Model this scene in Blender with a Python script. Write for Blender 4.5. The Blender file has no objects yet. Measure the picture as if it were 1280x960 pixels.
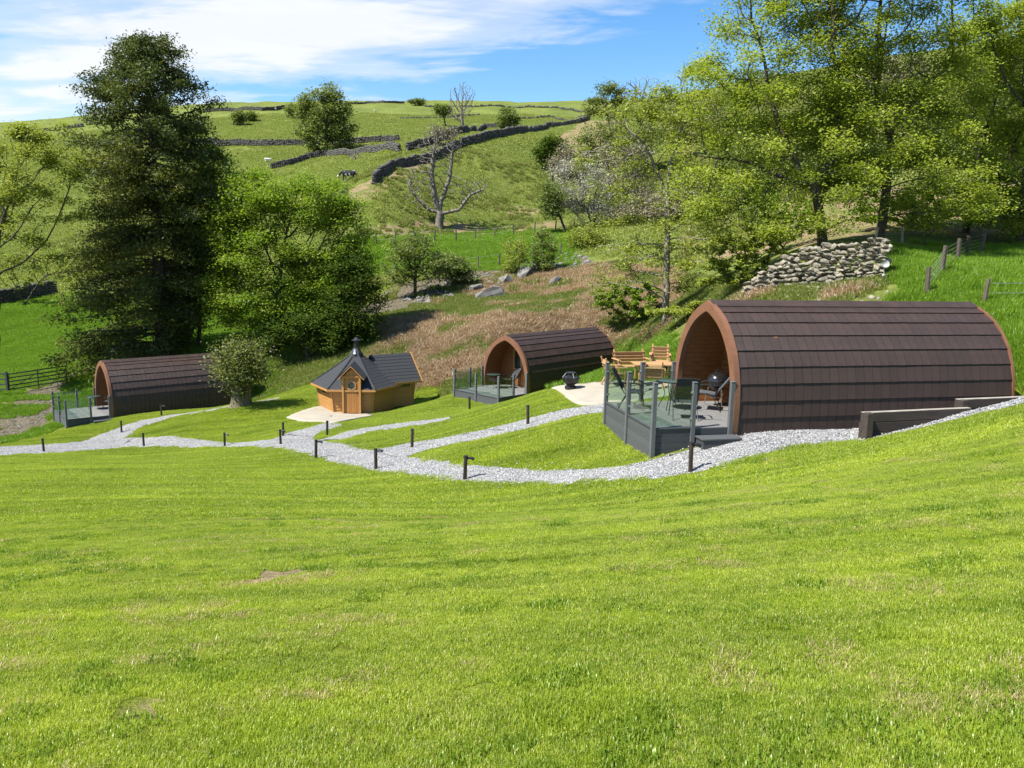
import bpy, bmesh, math, random
import numpy as np
from mathutils import Vector, Matrix
R = math.radians
scn = bpy.context.scene
C = scn.collection
random.seed(7); rng = np.random.default_rng(7)

# ------------------------------------------------------------------ camera
F_PX, PITCH, ROLL = 960.0, 0.1685, 0.0212      # focal length in px of a 1280 px wide frame
cam_d = bpy.data.cameras.new('camera'); cam = bpy.data.objects.new('camera', cam_d); C.objects.link(cam)
cam_d.sensor_width = 36; cam_d.lens = 36 * F_PX / 1280; cam_d.clip_start = 0.05; cam_d.clip_end = 3000
cam.matrix_world = Matrix.Rotation(math.pi / 2 - PITCH, 4, 'X') @ Matrix.Rotation(ROLL, 4, 'Z')
scn.camera = cam

# ------------------------------------------------------------------ light
SUN_EL, SUN_AZ = R(54), math.atan2(-0.88, -0.47)      # direction towards the sun: (sin az, cos az)
sun_to = Vector((math.sin(SUN_AZ) * math.cos(SUN_EL), math.cos(SUN_AZ) * math.cos(SUN_EL), math.sin(SUN_EL)))
sd = bpy.data.lights.new('sun', 'SUN'); sd.energy = 4.6; sd.angle = R(0.53); sd.color = (1, .95, .86)
so = bpy.data.objects.new('sun', sd); C.objects.link(so); so.rotation_euler = sun_to.to_track_quat('Z', 'Y').to_euler()
scn.view_settings.view_transform = 'Standard'; scn.view_settings.look = 'None'
scn.view_settings.exposure = 1.3; scn.view_settings.gamma = 1
W = bpy.data.worlds.new('World'); scn.world = W; W.use_nodes = True

def nd(nt, typ, **kw):
    n = nt.nodes.new(typ)
    for k, v in kw.items():
        if k in n.inputs and not hasattr(n, k): n.inputs[k].default_value = v
        else: setattr(n, k, v)
    return n
def setin(n, **kw):
    for k, v in kw.items(): n.inputs[k.replace('_', ' ')].default_value = v
    return n
def math_n(nt, op, a, b=None, clamp=False):
    n = nt.nodes.new('ShaderNodeMath'); n.operation = op; n.use_clamp = clamp
    for i, v in enumerate((a, b)):
        if v is None: continue
        if isinstance(v, (int, float)): n.inputs[i].default_value = v
        else: nt.links.new(v, n.inputs[i])
    return n.outputs[0]
def ramp(nt, fac, stops, interp='LINEAR'):
    n = nt.nodes.new('ShaderNodeValToRGB'); n.color_ramp.interpolation = interp
    e = n.color_ramp.elements
    while len(e) < len(stops): e.new(0.5)
    for x, (p, c) in zip(e, stops):
        x.position = p; x.color = (c, c, c, 1) if isinstance(c, (int, float)) else (*c, 1)
    nt.links.new(fac, n.inputs[0]); return n.outputs[0]
def mixc(nt, fac, a, b, mode='MIX'):
    n = nt.nodes.new('ShaderNodeMix'); n.data_type = 'RGBA'; n.blend_type = mode; n.clamp_factor = True
    for i, v in ((0, fac), (6, a), (7, b)):
        if isinstance(v, (int, float)): n.inputs[i].default_value = v
        elif isinstance(v, tuple): n.inputs[i].default_value = (*v, 1)
        else: nt.links.new(v, n.inputs[i])
    return n.outputs[2]
def noise(nt, vec, scale, detail=4, rough=.55, dist=0):
    n = nt.nodes.new('ShaderNodeTexNoise'); n.inputs['Scale'].default_value = scale
    n.inputs['Detail'].default_value = detail; n.inputs['Roughness'].default_value = rough; n.inputs['Distortion'].default_value = dist
    if vec is not None: nt.links.new(vec, n.inputs['Vector'])
    return n.outputs['Fac']
def mapping(nt, vec, scale=(1, 1, 1), loc=(0, 0, 0), rot=(0, 0, 0)):
    n = nt.nodes.new('ShaderNodeMapping'); n.inputs['Scale'].default_value = scale
    n.inputs['Location'].default_value = loc; n.inputs['Rotation'].default_value = rot
    nt.links.new(vec, n.inputs['Vector']); return n.outputs[0]

def build_world():
    nt = W.node_tree; nt.nodes.clear()
    sky = nt.nodes.new('ShaderNodeTexSky'); sky.sky_type = 'NISHITA'; sky.sun_disc = False
    sky.sun_elevation = SUN_EL; sky.sun_rotation = SUN_AZ % (2 * math.pi)
    sky.altitude = 200; sky.air_density = 1.0; sky.dust_density = .25; sky.ozone_density = 2.2
    tc = nt.nodes.new('ShaderNodeTexCoord')
    sep = nt.nodes.new('ShaderNodeSeparateXYZ'); nt.links.new(tc.outputs['Generated'], sep.inputs[0])
    zc = math_n(nt, 'MAXIMUM', sep.outputs[2], 0.03)
    zc = math_n(nt, 'ADD', zc, 0.09)
    cx = math_n(nt, 'DIVIDE', sep.outputs[0], zc); cy = math_n(nt, 'DIVIDE', sep.outputs[1], zc)
    cmb = nt.nodes.new('ShaderNodeCombineXYZ'); nt.links.new(cx, cmb.inputs[0]); nt.links.new(cy, cmb.inputs[1])
    big = noise(nt, mapping(nt, cmb.outputs[0], (.42, .62, 1), CLOUD_OFF, (0, 0, R(8))), 1.0, 7, .52, .35)
    fine = noise(nt, mapping(nt, cmb.outputs[0], (.9, 2.2, 1), (3.1, .7, 0), (0, 0, R(8))), 1.6, 8, .6, .5)
    s = math_n(nt, 'ADD', math_n(nt, 'MULTIPLY', big, .76), math_n(nt, 'MULTIPLY', fine, .24))
    s = math_n(nt, 'ADD', s, ramp(nt, sep.outputs[2], [(.10, .05), (.26, 0.0)]))
    cov = ramp(nt, s, [(.485, 0.0), (.545, .45), (.61, .95)], 'EASE')
    hz = ramp(nt, sep.outputs[2], [(0.0, .55), (.12, .22), (.35, 0.0)])
    # saturated blue: the photograph's deep sky
    hsv = nt.nodes.new('ShaderNodeHueSaturation'); hsv.inputs['Saturation'].default_value = 1.32; hsv.inputs['Value'].default_value = 1.34
    nt.links.new(sky.outputs[0], hsv.inputs['Color'])
    cl = mixc(nt, fine, (5.4, 5.8, 6.4), (7.0, 7.0, 7.0))
    a = mixc(nt, math_n(nt, 'MULTIPLY', hz, .35), hsv.outputs[0], (5.8, 6.5, 7.4))
    col = mixc(nt, cov, a, cl)
    bg = nt.nodes.new('ShaderNodeBackground'); bg.inputs['Strength'].default_value = 0.064
    nt.links.new(col, bg.inputs['Color'])
    out = nt.nodes.new('ShaderNodeOutputWorld'); nt.links.new(bg.outputs[0], out.inputs[0])
CLOUD_OFF = (27.279285465398665, 37.15782404800068, 0)
build_world()

# ------------------------------------------------------------------ picture <-> place
cP, sP, cR, sR = math.cos(PITCH), math.sin(PITCH), math.cos(ROLL), math.sin(ROLL)
def ray(px, py):
    dx, dy = px - 640, py - 480
    x0 = dx * cR + dy * sR; y0 = -dx * sR + dy * cR
    return np.array([x0 / F_PX, cP - y0 / F_PX * sP, -sP - y0 / F_PX * cP])
def at(px, py, Y):
    d = ray(px, py); return d * (Y / d[1])
def proj(x, y, z):
    d = y * cP - z * sP; u = y * sP + z * cP
    d = np.maximum(d, 1e-3)
    a, b = x / d * F_PX, -u / d * F_PX
    return 640 + a * cR - b * sR, 480 + a * sR + b * cR

# ------------------------------------------------------------------ terrain height
POD1, POD2, POD3 = (4.587, 18.13, -3.80, .224), (-.354, 37.64, -6.78, .815), (-21.93, 40.47, -8.90, .72)
def podpt(p, x, y, h=0):
    X, Y, Z, a = p
    return (X + x * math.cos(a) - y * math.sin(a), Y + x * math.sin(a) + y * math.cos(a), Z + h)
_ctl = []
def cp(*pts):
    for p in pts: _ctl.append(tuple(at(*p)))
def cw(*pts):
    for p in pts: _ctl.append(p)
# lawn under and beside the camera
cw((0, 0, -1.65), (0, -8, -.7), (9, -2, -1.1), (-9, -2, -2.2), (16, -6, .2), (-16, -6, -2.6), (0, 5, -2.6), (6, 6, -2.2), (-6, 6, -3.2), (3, 10, -3.3), (-4, 11, -4.15), (9, 11, -2.5), (-11, 11, -4.7), (-14, 22, -6.6), (-6, 17, -5.5))
# edge of the gravel path, by the bollard lights
cp((581, 601, 17.5), (470, 588, 20), (395, 573, 23), (351, 556, 28), (281, 558, 31), (180, 558, 33), (55, 565, 32), (863, 590, 15.2),
   (700, 604, 16.2), (1000, 560, 15.6), (1073, 549, 16.0), (1200, 520, 16.9), (1290, 498, 17.6), (1500, 470, 18), (-150, 575, 32), (-300, 580, 34))
# pods
for p in (POD1,):
    for x in (0.2, 3.6, 7.3):
        for y in (-1.5, 1.5): cw(podpt(p, x, y, -.06 if y < 0 else -.02))
cw(podpt(POD1, -1.9, -1.5, -.52), podpt(POD1, -1.9, 1.6, -.45), podpt(POD1, 8.6, 2.5, 1.1), podpt(POD1, 4, 3.6, .5), podpt(POD1, 8.9, -1.2, .75), podpt(POD1, 0, 3.2, -.35))
for x in (.2, 3.6, 7.2):
    for y in (-1.5, 1.5): cw(podpt(POD2, x, y, -.03)); cw(podpt(POD3, x, y, -.03))
cw(podpt(POD2, -2.2, -1.5, -.25), podpt(POD2, -2.2, 1.5, -.3), podpt(POD3, -2.2, -1.5, -.35), podpt(POD3, -2.2, 1.5, -.5))
cw(podpt(POD2, 3.6, -2.2, .25), podpt(POD2, 6.8, -2.4, .75), podpt(POD2, 8.2, 0, .6), podpt(POD2, 4, 3.4, .8))
# patios and the lawn mounds
cp((713, 489, 26), (760, 486, 26), (830, 478, 26.5), (757, 512, 22.5), (690, 487, 27.2), (700, 520, 21.5), (640, 540, 21.2), (515, 560, 22.8), (650, 511, 25.2), (600, 522, 26.0),
   (600, 560, 19.8), (750, 560, 18.0), (720, 585, 17.0), (560, 512, 34), (620, 507, 34.2), (530, 508, 35.5),
   (441, 518, 36.5), (400, 520, 35), (470, 520, 35.5), (530, 500, 41), (480, 530, 31), (408, 531, 31), (440, 540, 28.3), (300, 525, 35.5), (300, 510, 36.6), (230, 538, 34.5), (152, 546, 36), (202, 522, 38.6), (340, 498, 42),
   (390, 485, 42), (100, 545, 36.5), (30, 545, 38), (20, 500, 44), (60, 490, 47), (10, 488, 47), (90, 468, 50))
# beyond the pods: left field, tree belt, stream, bracken bank
cp((30, 440, 58), (30, 400, 68), (40, 372, 76), (60, 310, 98), (60, 250, 135), (100, 200, 190), (-200, 430, 60), (-200, 300, 100), (-200, 210, 190),
   (200, 447, 51), (340, 440, 50), (430, 432, 49), (300, 400, 64), (400, 395, 62), (330, 320, 92), (330, 240, 128), (300, 178, 160), (420, 186, 150), (470, 186, 140), (340, 210, 140),
   (480, 425, 48), (560, 425, 47), (650, 404, 47), (600, 385, 54), (520, 372, 60), (600, 352, 64), (690, 340, 66), (700, 365, 58), (760, 395, 49), (770, 440, 45), (800, 420, 42),
   (600, 325, 71), (600, 300, 80), (548, 287, 87), (690, 292, 84), (640, 240, 104), (540, 235, 96), (470, 250, 85), (415, 256, 86), (470, 222, 93), (520, 196, 107), (598, 175, 116), (648, 165, 158), (718, 152, 200), (740, 147, 228),
   (580, 160, 200), (300, 150, 225), (450, 150, 220), (380, 160, 190), (640, 145, 230))
# skyline and what falls away behind it
cp((-300, 175, 300), (-100, 163, 300), (60, 150, 300), (260, 131, 290), (430, 128, 290), (520, 128, 280), (640, 131, 270), (740, 136, 250), (830, 125, 205), (950, 108, 175), (1100, 88, 155), (1280, 66, 145), (1500, 40, 145))
cp((-300, 195, 450), (60, 170, 450), (260, 152, 450), (430, 149, 450), (640, 152, 450), (740, 158, 450), (950, 130, 450), (1280, 100, 450), (1600, 90, 450))
# right-hand side: bank with dry stone wall, paddock, wooded hill
cp((1050, 352, 30), (940, 366, 31.5), (1110, 347, 29), (1160, 366, 26.5), (1240, 352, 27), (1290, 365, 26), (1275, 440, 21), (1275, 400, 23.5), (1240, 312, 37), (1180, 322, 34), (1022, 306, 35), (1090, 300, 36), (1400, 330, 30), (1500, 400, 22), (1500, 260, 45),
   (832, 397, 42), (890, 388, 34), (980, 372, 30), (760, 350, 58), (850, 330, 60), (760, 300, 76), (760, 210, 115), (850, 240, 95), (1000, 240, 62), (1000, 160, 105), (1200, 205, 75), (1200, 130, 110), (1400, 190, 75), (1400, 100, 110), (900, 165, 130))
_ctl = np.array(_ctl)
OFFY = 25.0
def _uv(X, Y):
    q = np.maximum(Y + OFFY, 3.0); return X / q, np.log(q), q
_cu, _cv, _cq = _uv(_ctl[:, 0], _ctl[:, 1]); _cs = _ctl[:, 2] / _cq
def _ker(r2): return r2 * np.log(r2 + 1e-12)
def _solve():
    n = len(_cu); r2 = (_cu[:, None] - _cu) ** 2 + (_cv[:, None] - _cv) ** 2
    K = _ker(r2) + np.eye(n) * 2e-4
    P = np.stack([np.ones(n), _cu, _cv], 1)
    A = np.block([[K, P], [P.T, np.zeros((3, 3))]])
    return np.linalg.solve(A, np.concatenate([_cs, np.zeros(3)]))
_w = _solve()
_perm = rng.permutation(512)
def vnoise(x, y, seed=0):
    xi, yi = np.floor(x).astype(int), np.floor(y).astype(int); fx, fy = x - xi, y - yi
    fx, fy = fx * fx * (3 - 2 * fx), fy * fy * (3 - 2 * fy)
    def h(a, b): return _perm[(_perm[(a + seed * 37) & 511] + b) & 511] / 511.0
    return (h(xi, yi) * (1 - fx) + h(xi + 1, yi) * fx) * (1 - fy) + (h(xi, yi + 1) * (1 - fx) + h(xi + 1, yi + 1) * fx) * fy - .5
def height(X, Y, rough=True):
    X = np.asarray(X, float); Y = np.asarray(Y, float); sh = X.shape
    X, Y = X.ravel(), Y.ravel(); out = np.empty(len(X))
    for i in range(0, len(X), 40000):
        u, v, q = _uv(X[i:i + 40000], Y[i:i + 40000])
        r2 = (u[:, None] - _cu) ** 2 + (v[:, None] - _cv) ** 2
        out[i:i + 40000] = (_ker(r2) @ _w[:-3] + _w[-3] + _w[-2] * u + _w[-1] * v) * q
    if rough:
        far = np.clip((Y - 44) / 25, 0, 1)
        out += far * (vnoise(X / 9, Y / 9, 1) * .9 + vnoise(X / 3.3, Y / 3.3, 2) * .35) * np.clip(Y / 90, .4, 1.3)
        out += .05 * vnoise(X / 1.7, Y / 1.7, 3) * (1 - far) + .02 * vnoise(X / .45, Y / .45, 4) * (1 - far)
    return out.reshape(sh)
def hgt(x, y): return float(height(np.array([x]), np.array([y]))[0])
_Ys = np.geomspace(1.5, 330, 500)
def hit(px, py):
    """first point of the terrain met by the line of sight through a picture point"""
    d = ray(px, py); t = _Ys / d[1]
    e = d[2] * t - height(d[0] * t, _Ys)
    k = np.nonzero(e < 0)[0]
    if not len(k): return d * t[-1]
    i = max(k[0], 1)
    a, b = t[i - 1], t[i]
    for _ in range(3):
        ts = np.linspace(a, b, 12); e = d[2] * ts - height(d[0] * ts, d[1] * ts)
        j = max(int(np.argmax(e < 0)), 1); a, b = ts[j - 1], ts[j]
    return d * b

# ------------------------------------------------------------------ object helpers
def tag(o, label=None, cat=None, group=None, kind=None):
    if label: o['label'] = label
    if cat: o['category'] = cat
    if group: o['group'] = group
    if kind: o['kind'] = kind
    return o
def link(o, parent=None):
    C.objects.link(o)
    if parent is not None: o.parent = parent
    return o
def empty(name, loc, rz=0, label=None, cat=None, group=None):
    o = bpy.data.objects.new(name, None); o.empty_display_size = .1
    o.location = loc; o.rotation_euler = (0, 0, rz); link(o); return tag(o, label, cat, group, 'thing' if label else None)
def mesh_obj(name, me, mat=None, parent=None):
    o = bpy.data.objects.new(name, me)
    if mat is not None and not me.materials: me.materials.append(mat)
    return link(o, parent)
def np_mesh(name, verts, quads=None, tris=None, smooth=False):
    me = bpy.data.meshes.new(name); verts = np.asarray(verts, np.float32)
    loops, tot = [], []
    if quads is not None and len(quads): loops.append(np.asarray(quads, np.int32).ravel()); tot.append(np.full(len(quads), 4, np.int32))
    if tris is not None and len(tris): loops.append(np.asarray(tris, np.int32).ravel()); tot.append(np.full(len(tris), 3, np.int32))
    loops = np.concatenate(loops); tot = np.concatenate(tot)
    me.vertices.add(len(verts)); me.vertices.foreach_set('co', verts.ravel())
    me.loops.add(len(loops)); me.loops.foreach_set('vertex_index', loops)
    me.polygons.add(len(tot)); me.polygons.foreach_set('loop_start', np.concatenate([[0], np.cumsum(tot)[:-1]]).astype(np.int32))
    me.polygons.foreach_set('loop_total', tot)
    if smooth: me.polygons.foreach_set('use_smooth', np.ones(len(tot), bool))
    me.update(calc_edges=True); return me
def fattr(me, name, vals, domain='POINT'):
    a = me.attributes.new(name, 'FLOAT', domain); a.data.foreach_set('value', np.asarray(vals, np.float32))
class MB:
    """collects boxes, bars, tubes, lathes and plates into one mesh"""
    def __init__(s): s.v, s.f = [], []
    def add(s, vs, fs):
        n = len(s.v); s.v += [tuple(v) for v in vs]; s.f += [tuple(i + n for i in f) for f in fs]; return s
    def hexa(s, p):           # 8 points: bottom ring 0-3, top ring 4-7
        return s.add(p, [(3, 2, 1, 0), (4, 5, 6, 7), (0, 1, 5, 4), (1, 2, 6, 5), (2, 3, 7, 6), (3, 0, 4, 7)])
    def box(s, x0, x1, y0, y1, z0, z1, ch=0.0):
        if ch <= 0:
            return s.hexa([(x0, y0, z0), (x1, y0, z0), (x1, y1, z0), (x0, y1, z0), (x0, y0, z1), (x1, y0, z1), (x1, y1, z1), (x0, y1, z1)])
        def ring(z, i): return [(x0 + i, y0 + i, z), (x1 - i, y0 + i, z), (x1 - i, y1 - i, z), (x0 + i, y1 - i, z)]
        v = ring(z0, ch) + ring(z0 + ch, 0) + ring(z1 - ch, 0) + ring(z1, ch)
        f = [(3, 2, 1, 0), (12, 13, 14, 15)]
        for k in range(3):
            for j in range(4): f.append((k * 4 + j, k * 4 + (j + 1) % 4, k * 4 + 4 + (j + 1) % 4, k * 4 + 4 + j))
        return s.add(v, f)
    def bar(s, a, b, w, h=None, up=(0, 0, 1)):       # rectangular bar from a to b
        a, b = Vector(a), Vector(b); h = h or w; d = (b - a).normalized(); u = Vector(up)
        if abs(d.dot(u)) > .97: u = Vector((1, 0, 0))
        r = d.cross(u).normalized() * w / 2; u = r.cross(d).normalized() * h / 2
        return s.hexa([a - r - u, a + r - u, a + r + u, a - r + u, b - r - u, b + r - u, b + r + u, b - r + u])
    def tube(s, pts, r, n=8, closed_ends=True):
        pts = [Vector(p) for p in pts]; rs = r if isinstance(r, (list, tuple)) else [r] * len(pts)
        vs, fs = [], []; prev = None
        for i, p in enumerate(pts):
            d = (pts[min(i + 1, len(pts) - 1)] - pts[max(i - 1, 0)]).normalized()
            ref = prev if prev is not None else (Vector((0, 0, 1)) if abs(d.z) < .9 else Vector((1, 0, 0)))
            x = (ref - d * ref.dot(d)).normalized(); prev = x; y = d.cross(x)
            for k in range(n):
                t = 2 * math.pi * k / n; vs.append(p + (x * math.cos(t) + y * math.sin(t)) * rs[i])
        for i in range(len(pts) - 1):
            for k in range(n): fs.append((i * n + k, i * n + (k + 1) % n, (i + 1) * n + (k + 1) % n, (i + 1) * n + k))
        if closed_ends: fs += [tuple(range(n - 1, -1, -1)), tuple(range((len(pts) - 1) * n, len(pts) * n))]
        return s.add(vs, fs)
    def lathe(s, prof, n=20, c=(0, 0, 0), rot0=0):
        vs = [(c[0] + r * math.cos(rot0 + 2 * math.pi * k / n), c[1] + r * math.sin(rot0 + 2 * math.pi * k / n), c[2] + z) for r, z in prof for k in range(n)]
        fs = [(i * n + k, i * n + (k + 1) % n, (i + 1) * n + (k + 1) % n, (i + 1) * n + k) for i in range(len(prof) - 1) for k in range(n)]
        fs += [tuple(range(n - 1, -1, -1)), tuple(range((len(prof) - 1) * n, len(prof) * n))]
        return s.add(vs, fs)
    def mesh(s, name, smooth=False, bevel=0.0):
        me = bpy.data.meshes.new(name); me.from_pydata(s.v, [], s.f); me.update()
        if bevel > 0:
            bm = bmesh.new(); bm.from_mesh(me)
            bmesh.ops.bevel(bm, geom=bm.edges[:], offset=bevel, segments=1, affect='EDGES', clamp_overlap=True)
            bm.to_mesh(me); bm.free()
        if smooth:
            me.shade_smooth(); me.set_sharp_from_angle(angle=R(35))
        return me
    def build(s, name, mat, parent=None, smooth=False, bevel=0.0): return mesh_obj(name, s.mesh(name, smooth, bevel), mat, parent)
def copy_tree(o, parent=None):
    c = o.copy(); C.objects.link(c)
    if parent is not None: c.parent = parent
    for ch in list(o.children): copy_tree(ch, c)
    return c

# ------------------------------------------------------------------ materials
def new_mat(name):
    m = bpy.data.materials.new(name); m.use_nodes = True; nt = m.node_tree
    b = nt.nodes['Principled BSDF']; return m, nt, b
def pm(name, c1, c2=None, rough=.6, scale=6, stretch=(1, 1, 1), bump=.15, bscale=40, metal=0, spec=.5, rand=.0, coat=0, detail=5):
    """surface with two mottled colours, fine relief and a small difference between objects"""
    m, nt, b = new_mat(name); c2 = c2 or tuple(x * .75 for x in c1)
    tc = nt.nodes.new('ShaderNodeTexCoord'); v = mapping(nt, tc.outputs['Object'], stretch)
    n = noise(nt, v, scale, detail, .6); col = mixc(nt, ramp(nt, n, [(.3, 0.), (.7, 1.)]), c2, c1)
    if rand:
        oi = nt.nodes.new('ShaderNodeObjectInfo')
        f = math_n(nt, 'ADD', math_n(nt, 'MULTIPLY', oi.outputs['Random'], 2 * rand), 1 - rand)
        hs = nt.nodes.new('ShaderNodeHueSaturation'); nt.links.new(col, hs.inputs['Color']); nt.links.new(f, hs.inputs['Value']); col = hs.outputs[0]
    nt.links.new(col, b.inputs['Base Color'])
    b.inputs['Metallic'].default_value = metal; b.inputs['Specular IOR Level'].default_value = spec; b.inputs['Coat Weight'].default_value = coat
    rr = ramp(nt, n, [(.2, max(rough - .1, .03)), (.8, min(rough + .1, 1))]); nt.links.new(rr, b.inputs['Roughness'])
    if bump:
        bn = nt.nodes.new('ShaderNodeBump'); bn.inputs['Strength'].default_value = bump; bn.inputs['Distance'].default_value = .02
        nt.links.new(noise(nt, v, bscale, 3, .6), bn.inputs['Height']); nt.links.new(bn.outputs[0], b.inputs['Normal'])
    return m
M = {}
M['shingle'] = pm('brown_shingle', (.044, .024, .018), (.028, .016, .012), rough=.52, scale=3, bump=.5, bscale=260, rand=.13, spec=.5)
M['trim'] = pm('brown_trim', (.185, .085, .046), (.14, .062, .033), rough=.5, scale=3, stretch=(1, 1, 1), bump=.1, rand=.04)
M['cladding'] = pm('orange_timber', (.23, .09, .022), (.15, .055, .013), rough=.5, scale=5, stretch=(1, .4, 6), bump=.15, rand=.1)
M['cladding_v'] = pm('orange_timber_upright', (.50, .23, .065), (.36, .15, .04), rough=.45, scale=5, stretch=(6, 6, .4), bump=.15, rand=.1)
M['ptimber'] = pm('pale_timber', (.43, .225, .068), (.32, .15, .04), rough=.6, scale=4, stretch=(.5, .5, 7), bump=.2, rand=.12)
M['ptimber_dk'] = pm('door_timber', (.38, .175, .045), (.27, .115, .026), rough=.55, scale=4, stretch=(6, 6, .5), bump=.2, rand=.08)
M['gtimber'] = pm('garden_furniture_timber', (.40, .235, .105), (.28, .15, .062), rough=.6, scale=6, stretch=(3, 3, 3), bump=.2, rand=.1)
M['compo'] = pm('grey_composite_board', (.075, .08, .084), (.056, .06, .064), rough=.6, scale=7, stretch=(1, 8, 8), bump=.3, bscale=90, rand=.1)
M['deck'] = pm('grey_deck_board', (.175, .172, .168), (.125, .125, .125), rough=.65, scale=7, stretch=(8, 1, 1), bump=.4, bscale=90, rand=.12)
M['post'] = pm('grey_post', (.105, .112, .116), (.085, .09, .094), rough=.5, scale=5, bump=.08)
M['fascia'] = pm('dark_fascia', (.05, .055, .06), (.04, .043, .048), rough=.55, scale=6, stretch=(1, 1, 6), bump=.3, rand=.12)
M['black'] = pm('black_metal', (.018, .018, .02), (.012, .012, .013), rough=.42, scale=9, bump=.05)
M['sling'] = pm('black_mesh_fabric', (.03, .033, .036), (.022, .024, .027), rough=.75, scale=80, bump=.3, bscale=300)
M['slingl'] = pm('grey_cushion_fabric', (.075, .085, .095), (.055, .063, .07), rough=.7, scale=30, bump=.3, bscale=200)
M['enamel'] = pm('black_enamel', (.012, .012, .013), (.01, .01, .011), rough=.18, scale=5, bump=.0, coat=.6)
M['steel'] = pm('bright_steel', (.62, .62, .62), (.5, .5, .5), rough=.3, scale=8, bump=.05, metal=1)
M['felt'] = pm('dark_roof_felt', (.026, .029, .033), (.018, .02, .023), rough=.85, scale=14, bump=.5, bscale=160, rand=.1)
M['bollard'] = pm('bollard_brown', (.035, .022, .018), (.02, .014, .012), rough=.5, scale=12, stretch=(1, 1, .3), bump=.2, rand=.15)
M['sleeper'] = pm('dark_sleeper', (.06, .045, .035), (.025, .018, .014), rough=.85, scale=3, stretch=(.6, 3, 5), bump=.7, bscale=30, rand=.15)
M['oldwood'] = pm('weathered_post', (.12, .095, .07), (.05, .04, .03), rough=.9, scale=6, stretch=(3, 3, .5), bump=.5, rand=.25)
M['greywood'] = pm('silvered_timber', (.36, .33, .28), (.2, .18, .15), rough=.9, scale=6, stretch=(.6, 3, 3), bump=.4, rand=.2)
M['concrete'] = pm('patio_concrete', (.33, .295, .23), (.255, .23, .185), rough=.9, scale=1.6, bump=.3, bscale=60, detail=9)
M['white'] = pm('white_plastic', (.42, .42, .39), (.3, .3, .28), rough=.4, scale=5, bump=.05)
M['wire'] = pm('galvanised_wire', (.4, .4, .4), (.25, .25, .25), rough=.5, scale=9, bump=.1, metal=.6)
M['stone'] = pm('field_stone', (.33, .295, .22), (.08, .072, .055), rough=.92, scale=2.6, bump=.8, bscale=14, rand=.34)
M['stone_far'] = pm('field_stone_dark', (.095, .09, .078), (.028, .028, .026), rough=.95, scale=1.1, bump=.8, bscale=6, rand=.1)
M['boulder'] = pm('grey_boulder', (.19, .185, .17), (.075, .072, .066), rough=.92, scale=1.7, bump=.8, bscale=9, rand=.2)
def glass_mat():
    m, nt, b = new_mat('clear_glass'); nt.nodes.remove(b); out = nt.nodes['Material Output']
    t = nt.nodes.new('ShaderNodeBsdfTransparent'); t.inputs[0].default_value = (.80, .87, .84, 1)
    g = nt.nodes.new('ShaderNodeBsdfGlossy'); g.inputs['Roughness'].default_value = .02; g.inputs[0].default_value = (.95, 1, .97, 1)
    lw = nt.nodes.new('ShaderNodeLayerWeight'); fac = math_n(nt, 'ADD', math_n(nt, 'MULTIPLY', math_n(nt, 'POWER', lw.outputs['Facing'], 4.0), .5), .035)
    mx = nt.nodes.new('ShaderNodeMixShader'); nt.links.new(fac, mx.inputs[0]); nt.links.new(t.outputs[0], mx.inputs[1]); nt.links.new(g.outputs[0], mx.inputs[2])
    nt.links.new(mx.outputs[0], out.inputs[0]); return m
M['glass'] = glass_mat()
def pane_mat():
    m, nt, b = new_mat('dark_window_glass')
    b.inputs['Base Color'].default_value = (.02, .028, .024, 1); b.inputs['Roughness'].default_value = .04; b.inputs['Specular IOR Level'].default_value = .9
    return m
M['pane'] = pane_mat()
M['tableglass'] = pane_mat(); M['tableglass'].name = 'green_glass_top'
M['tableglass'].node_tree.nodes['Principled BSDF'].inputs['Base Color'].default_value = (.035, .06, .05, 1)
M['tableglass'].node_tree.nodes['Principled BSDF'].inputs['Roughness'].default_value = .1
def leaf_mat(name, c_lo, c_hi, trans=.42, tint=None, gloss=.02):
    """thin leaf: light passes through; 'tone' runs from one leaf colour to the other"""
    m, nt, b = new_mat(name); nt.nodes.remove(b); out = nt.nodes['Material Output']
    at_ = nt.nodes.new('ShaderNodeAttribute'); at_.attribute_name = 'tone'
    col = mixc(nt, at_.outputs['Fac'], c_lo, c_hi)
    d = nt.nodes.new('ShaderNodeBsdfDiffuse'); nt.links.new(col, d.inputs[0])
    t = nt.nodes.new('ShaderNodeBsdfTranslucent'); tc = mixc(nt, 1.0, col, tint or (1.25, 1.2, .55), 'MULTIPLY'); nt.links.new(tc, t.inputs[0])
    g = nt.nodes.new('ShaderNodeBsdfGlossy'); g.inputs['Roughness'].default_value = .6; g.inputs[0].default_value = (.9, .95, .85, 1)
    m1 = nt.nodes.new('ShaderNodeMixShader'); m1.inputs[0].default_value = trans; nt.links.new(d.outputs[0], m1.inputs[1]); nt.links.new(t.outputs[0], m1.inputs[2])
    m2 = nt.nodes.new('ShaderNodeMixShader'); m2.inputs[0].default_value = gloss; nt.links.new(m1.outputs[0], m2.inputs[1]); nt.links.new(g.outputs[0], m2.inputs[2])
    nt.links.new(m2.outputs[0], out.inputs[0]); return m
M['bark'] = pm('bark', (.085, .068, .05), (.035, .028, .02), rough=.95, scale=5, stretch=(2, 2, .5), bump=.9, bscale=22)
M['bark_pale'] = pm('pale_bark', (.26, .23, .18), (.12, .105, .08), rough=.95, scale=4, stretch=(2, 2, .6), bump=.8, bscale=20)
M['bark_grey'] = pm('grey_bare_twig', (.19, .165, .135), (.09, .077, .062), rough=.95, scale=3, bump=.4, bscale=12)

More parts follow.
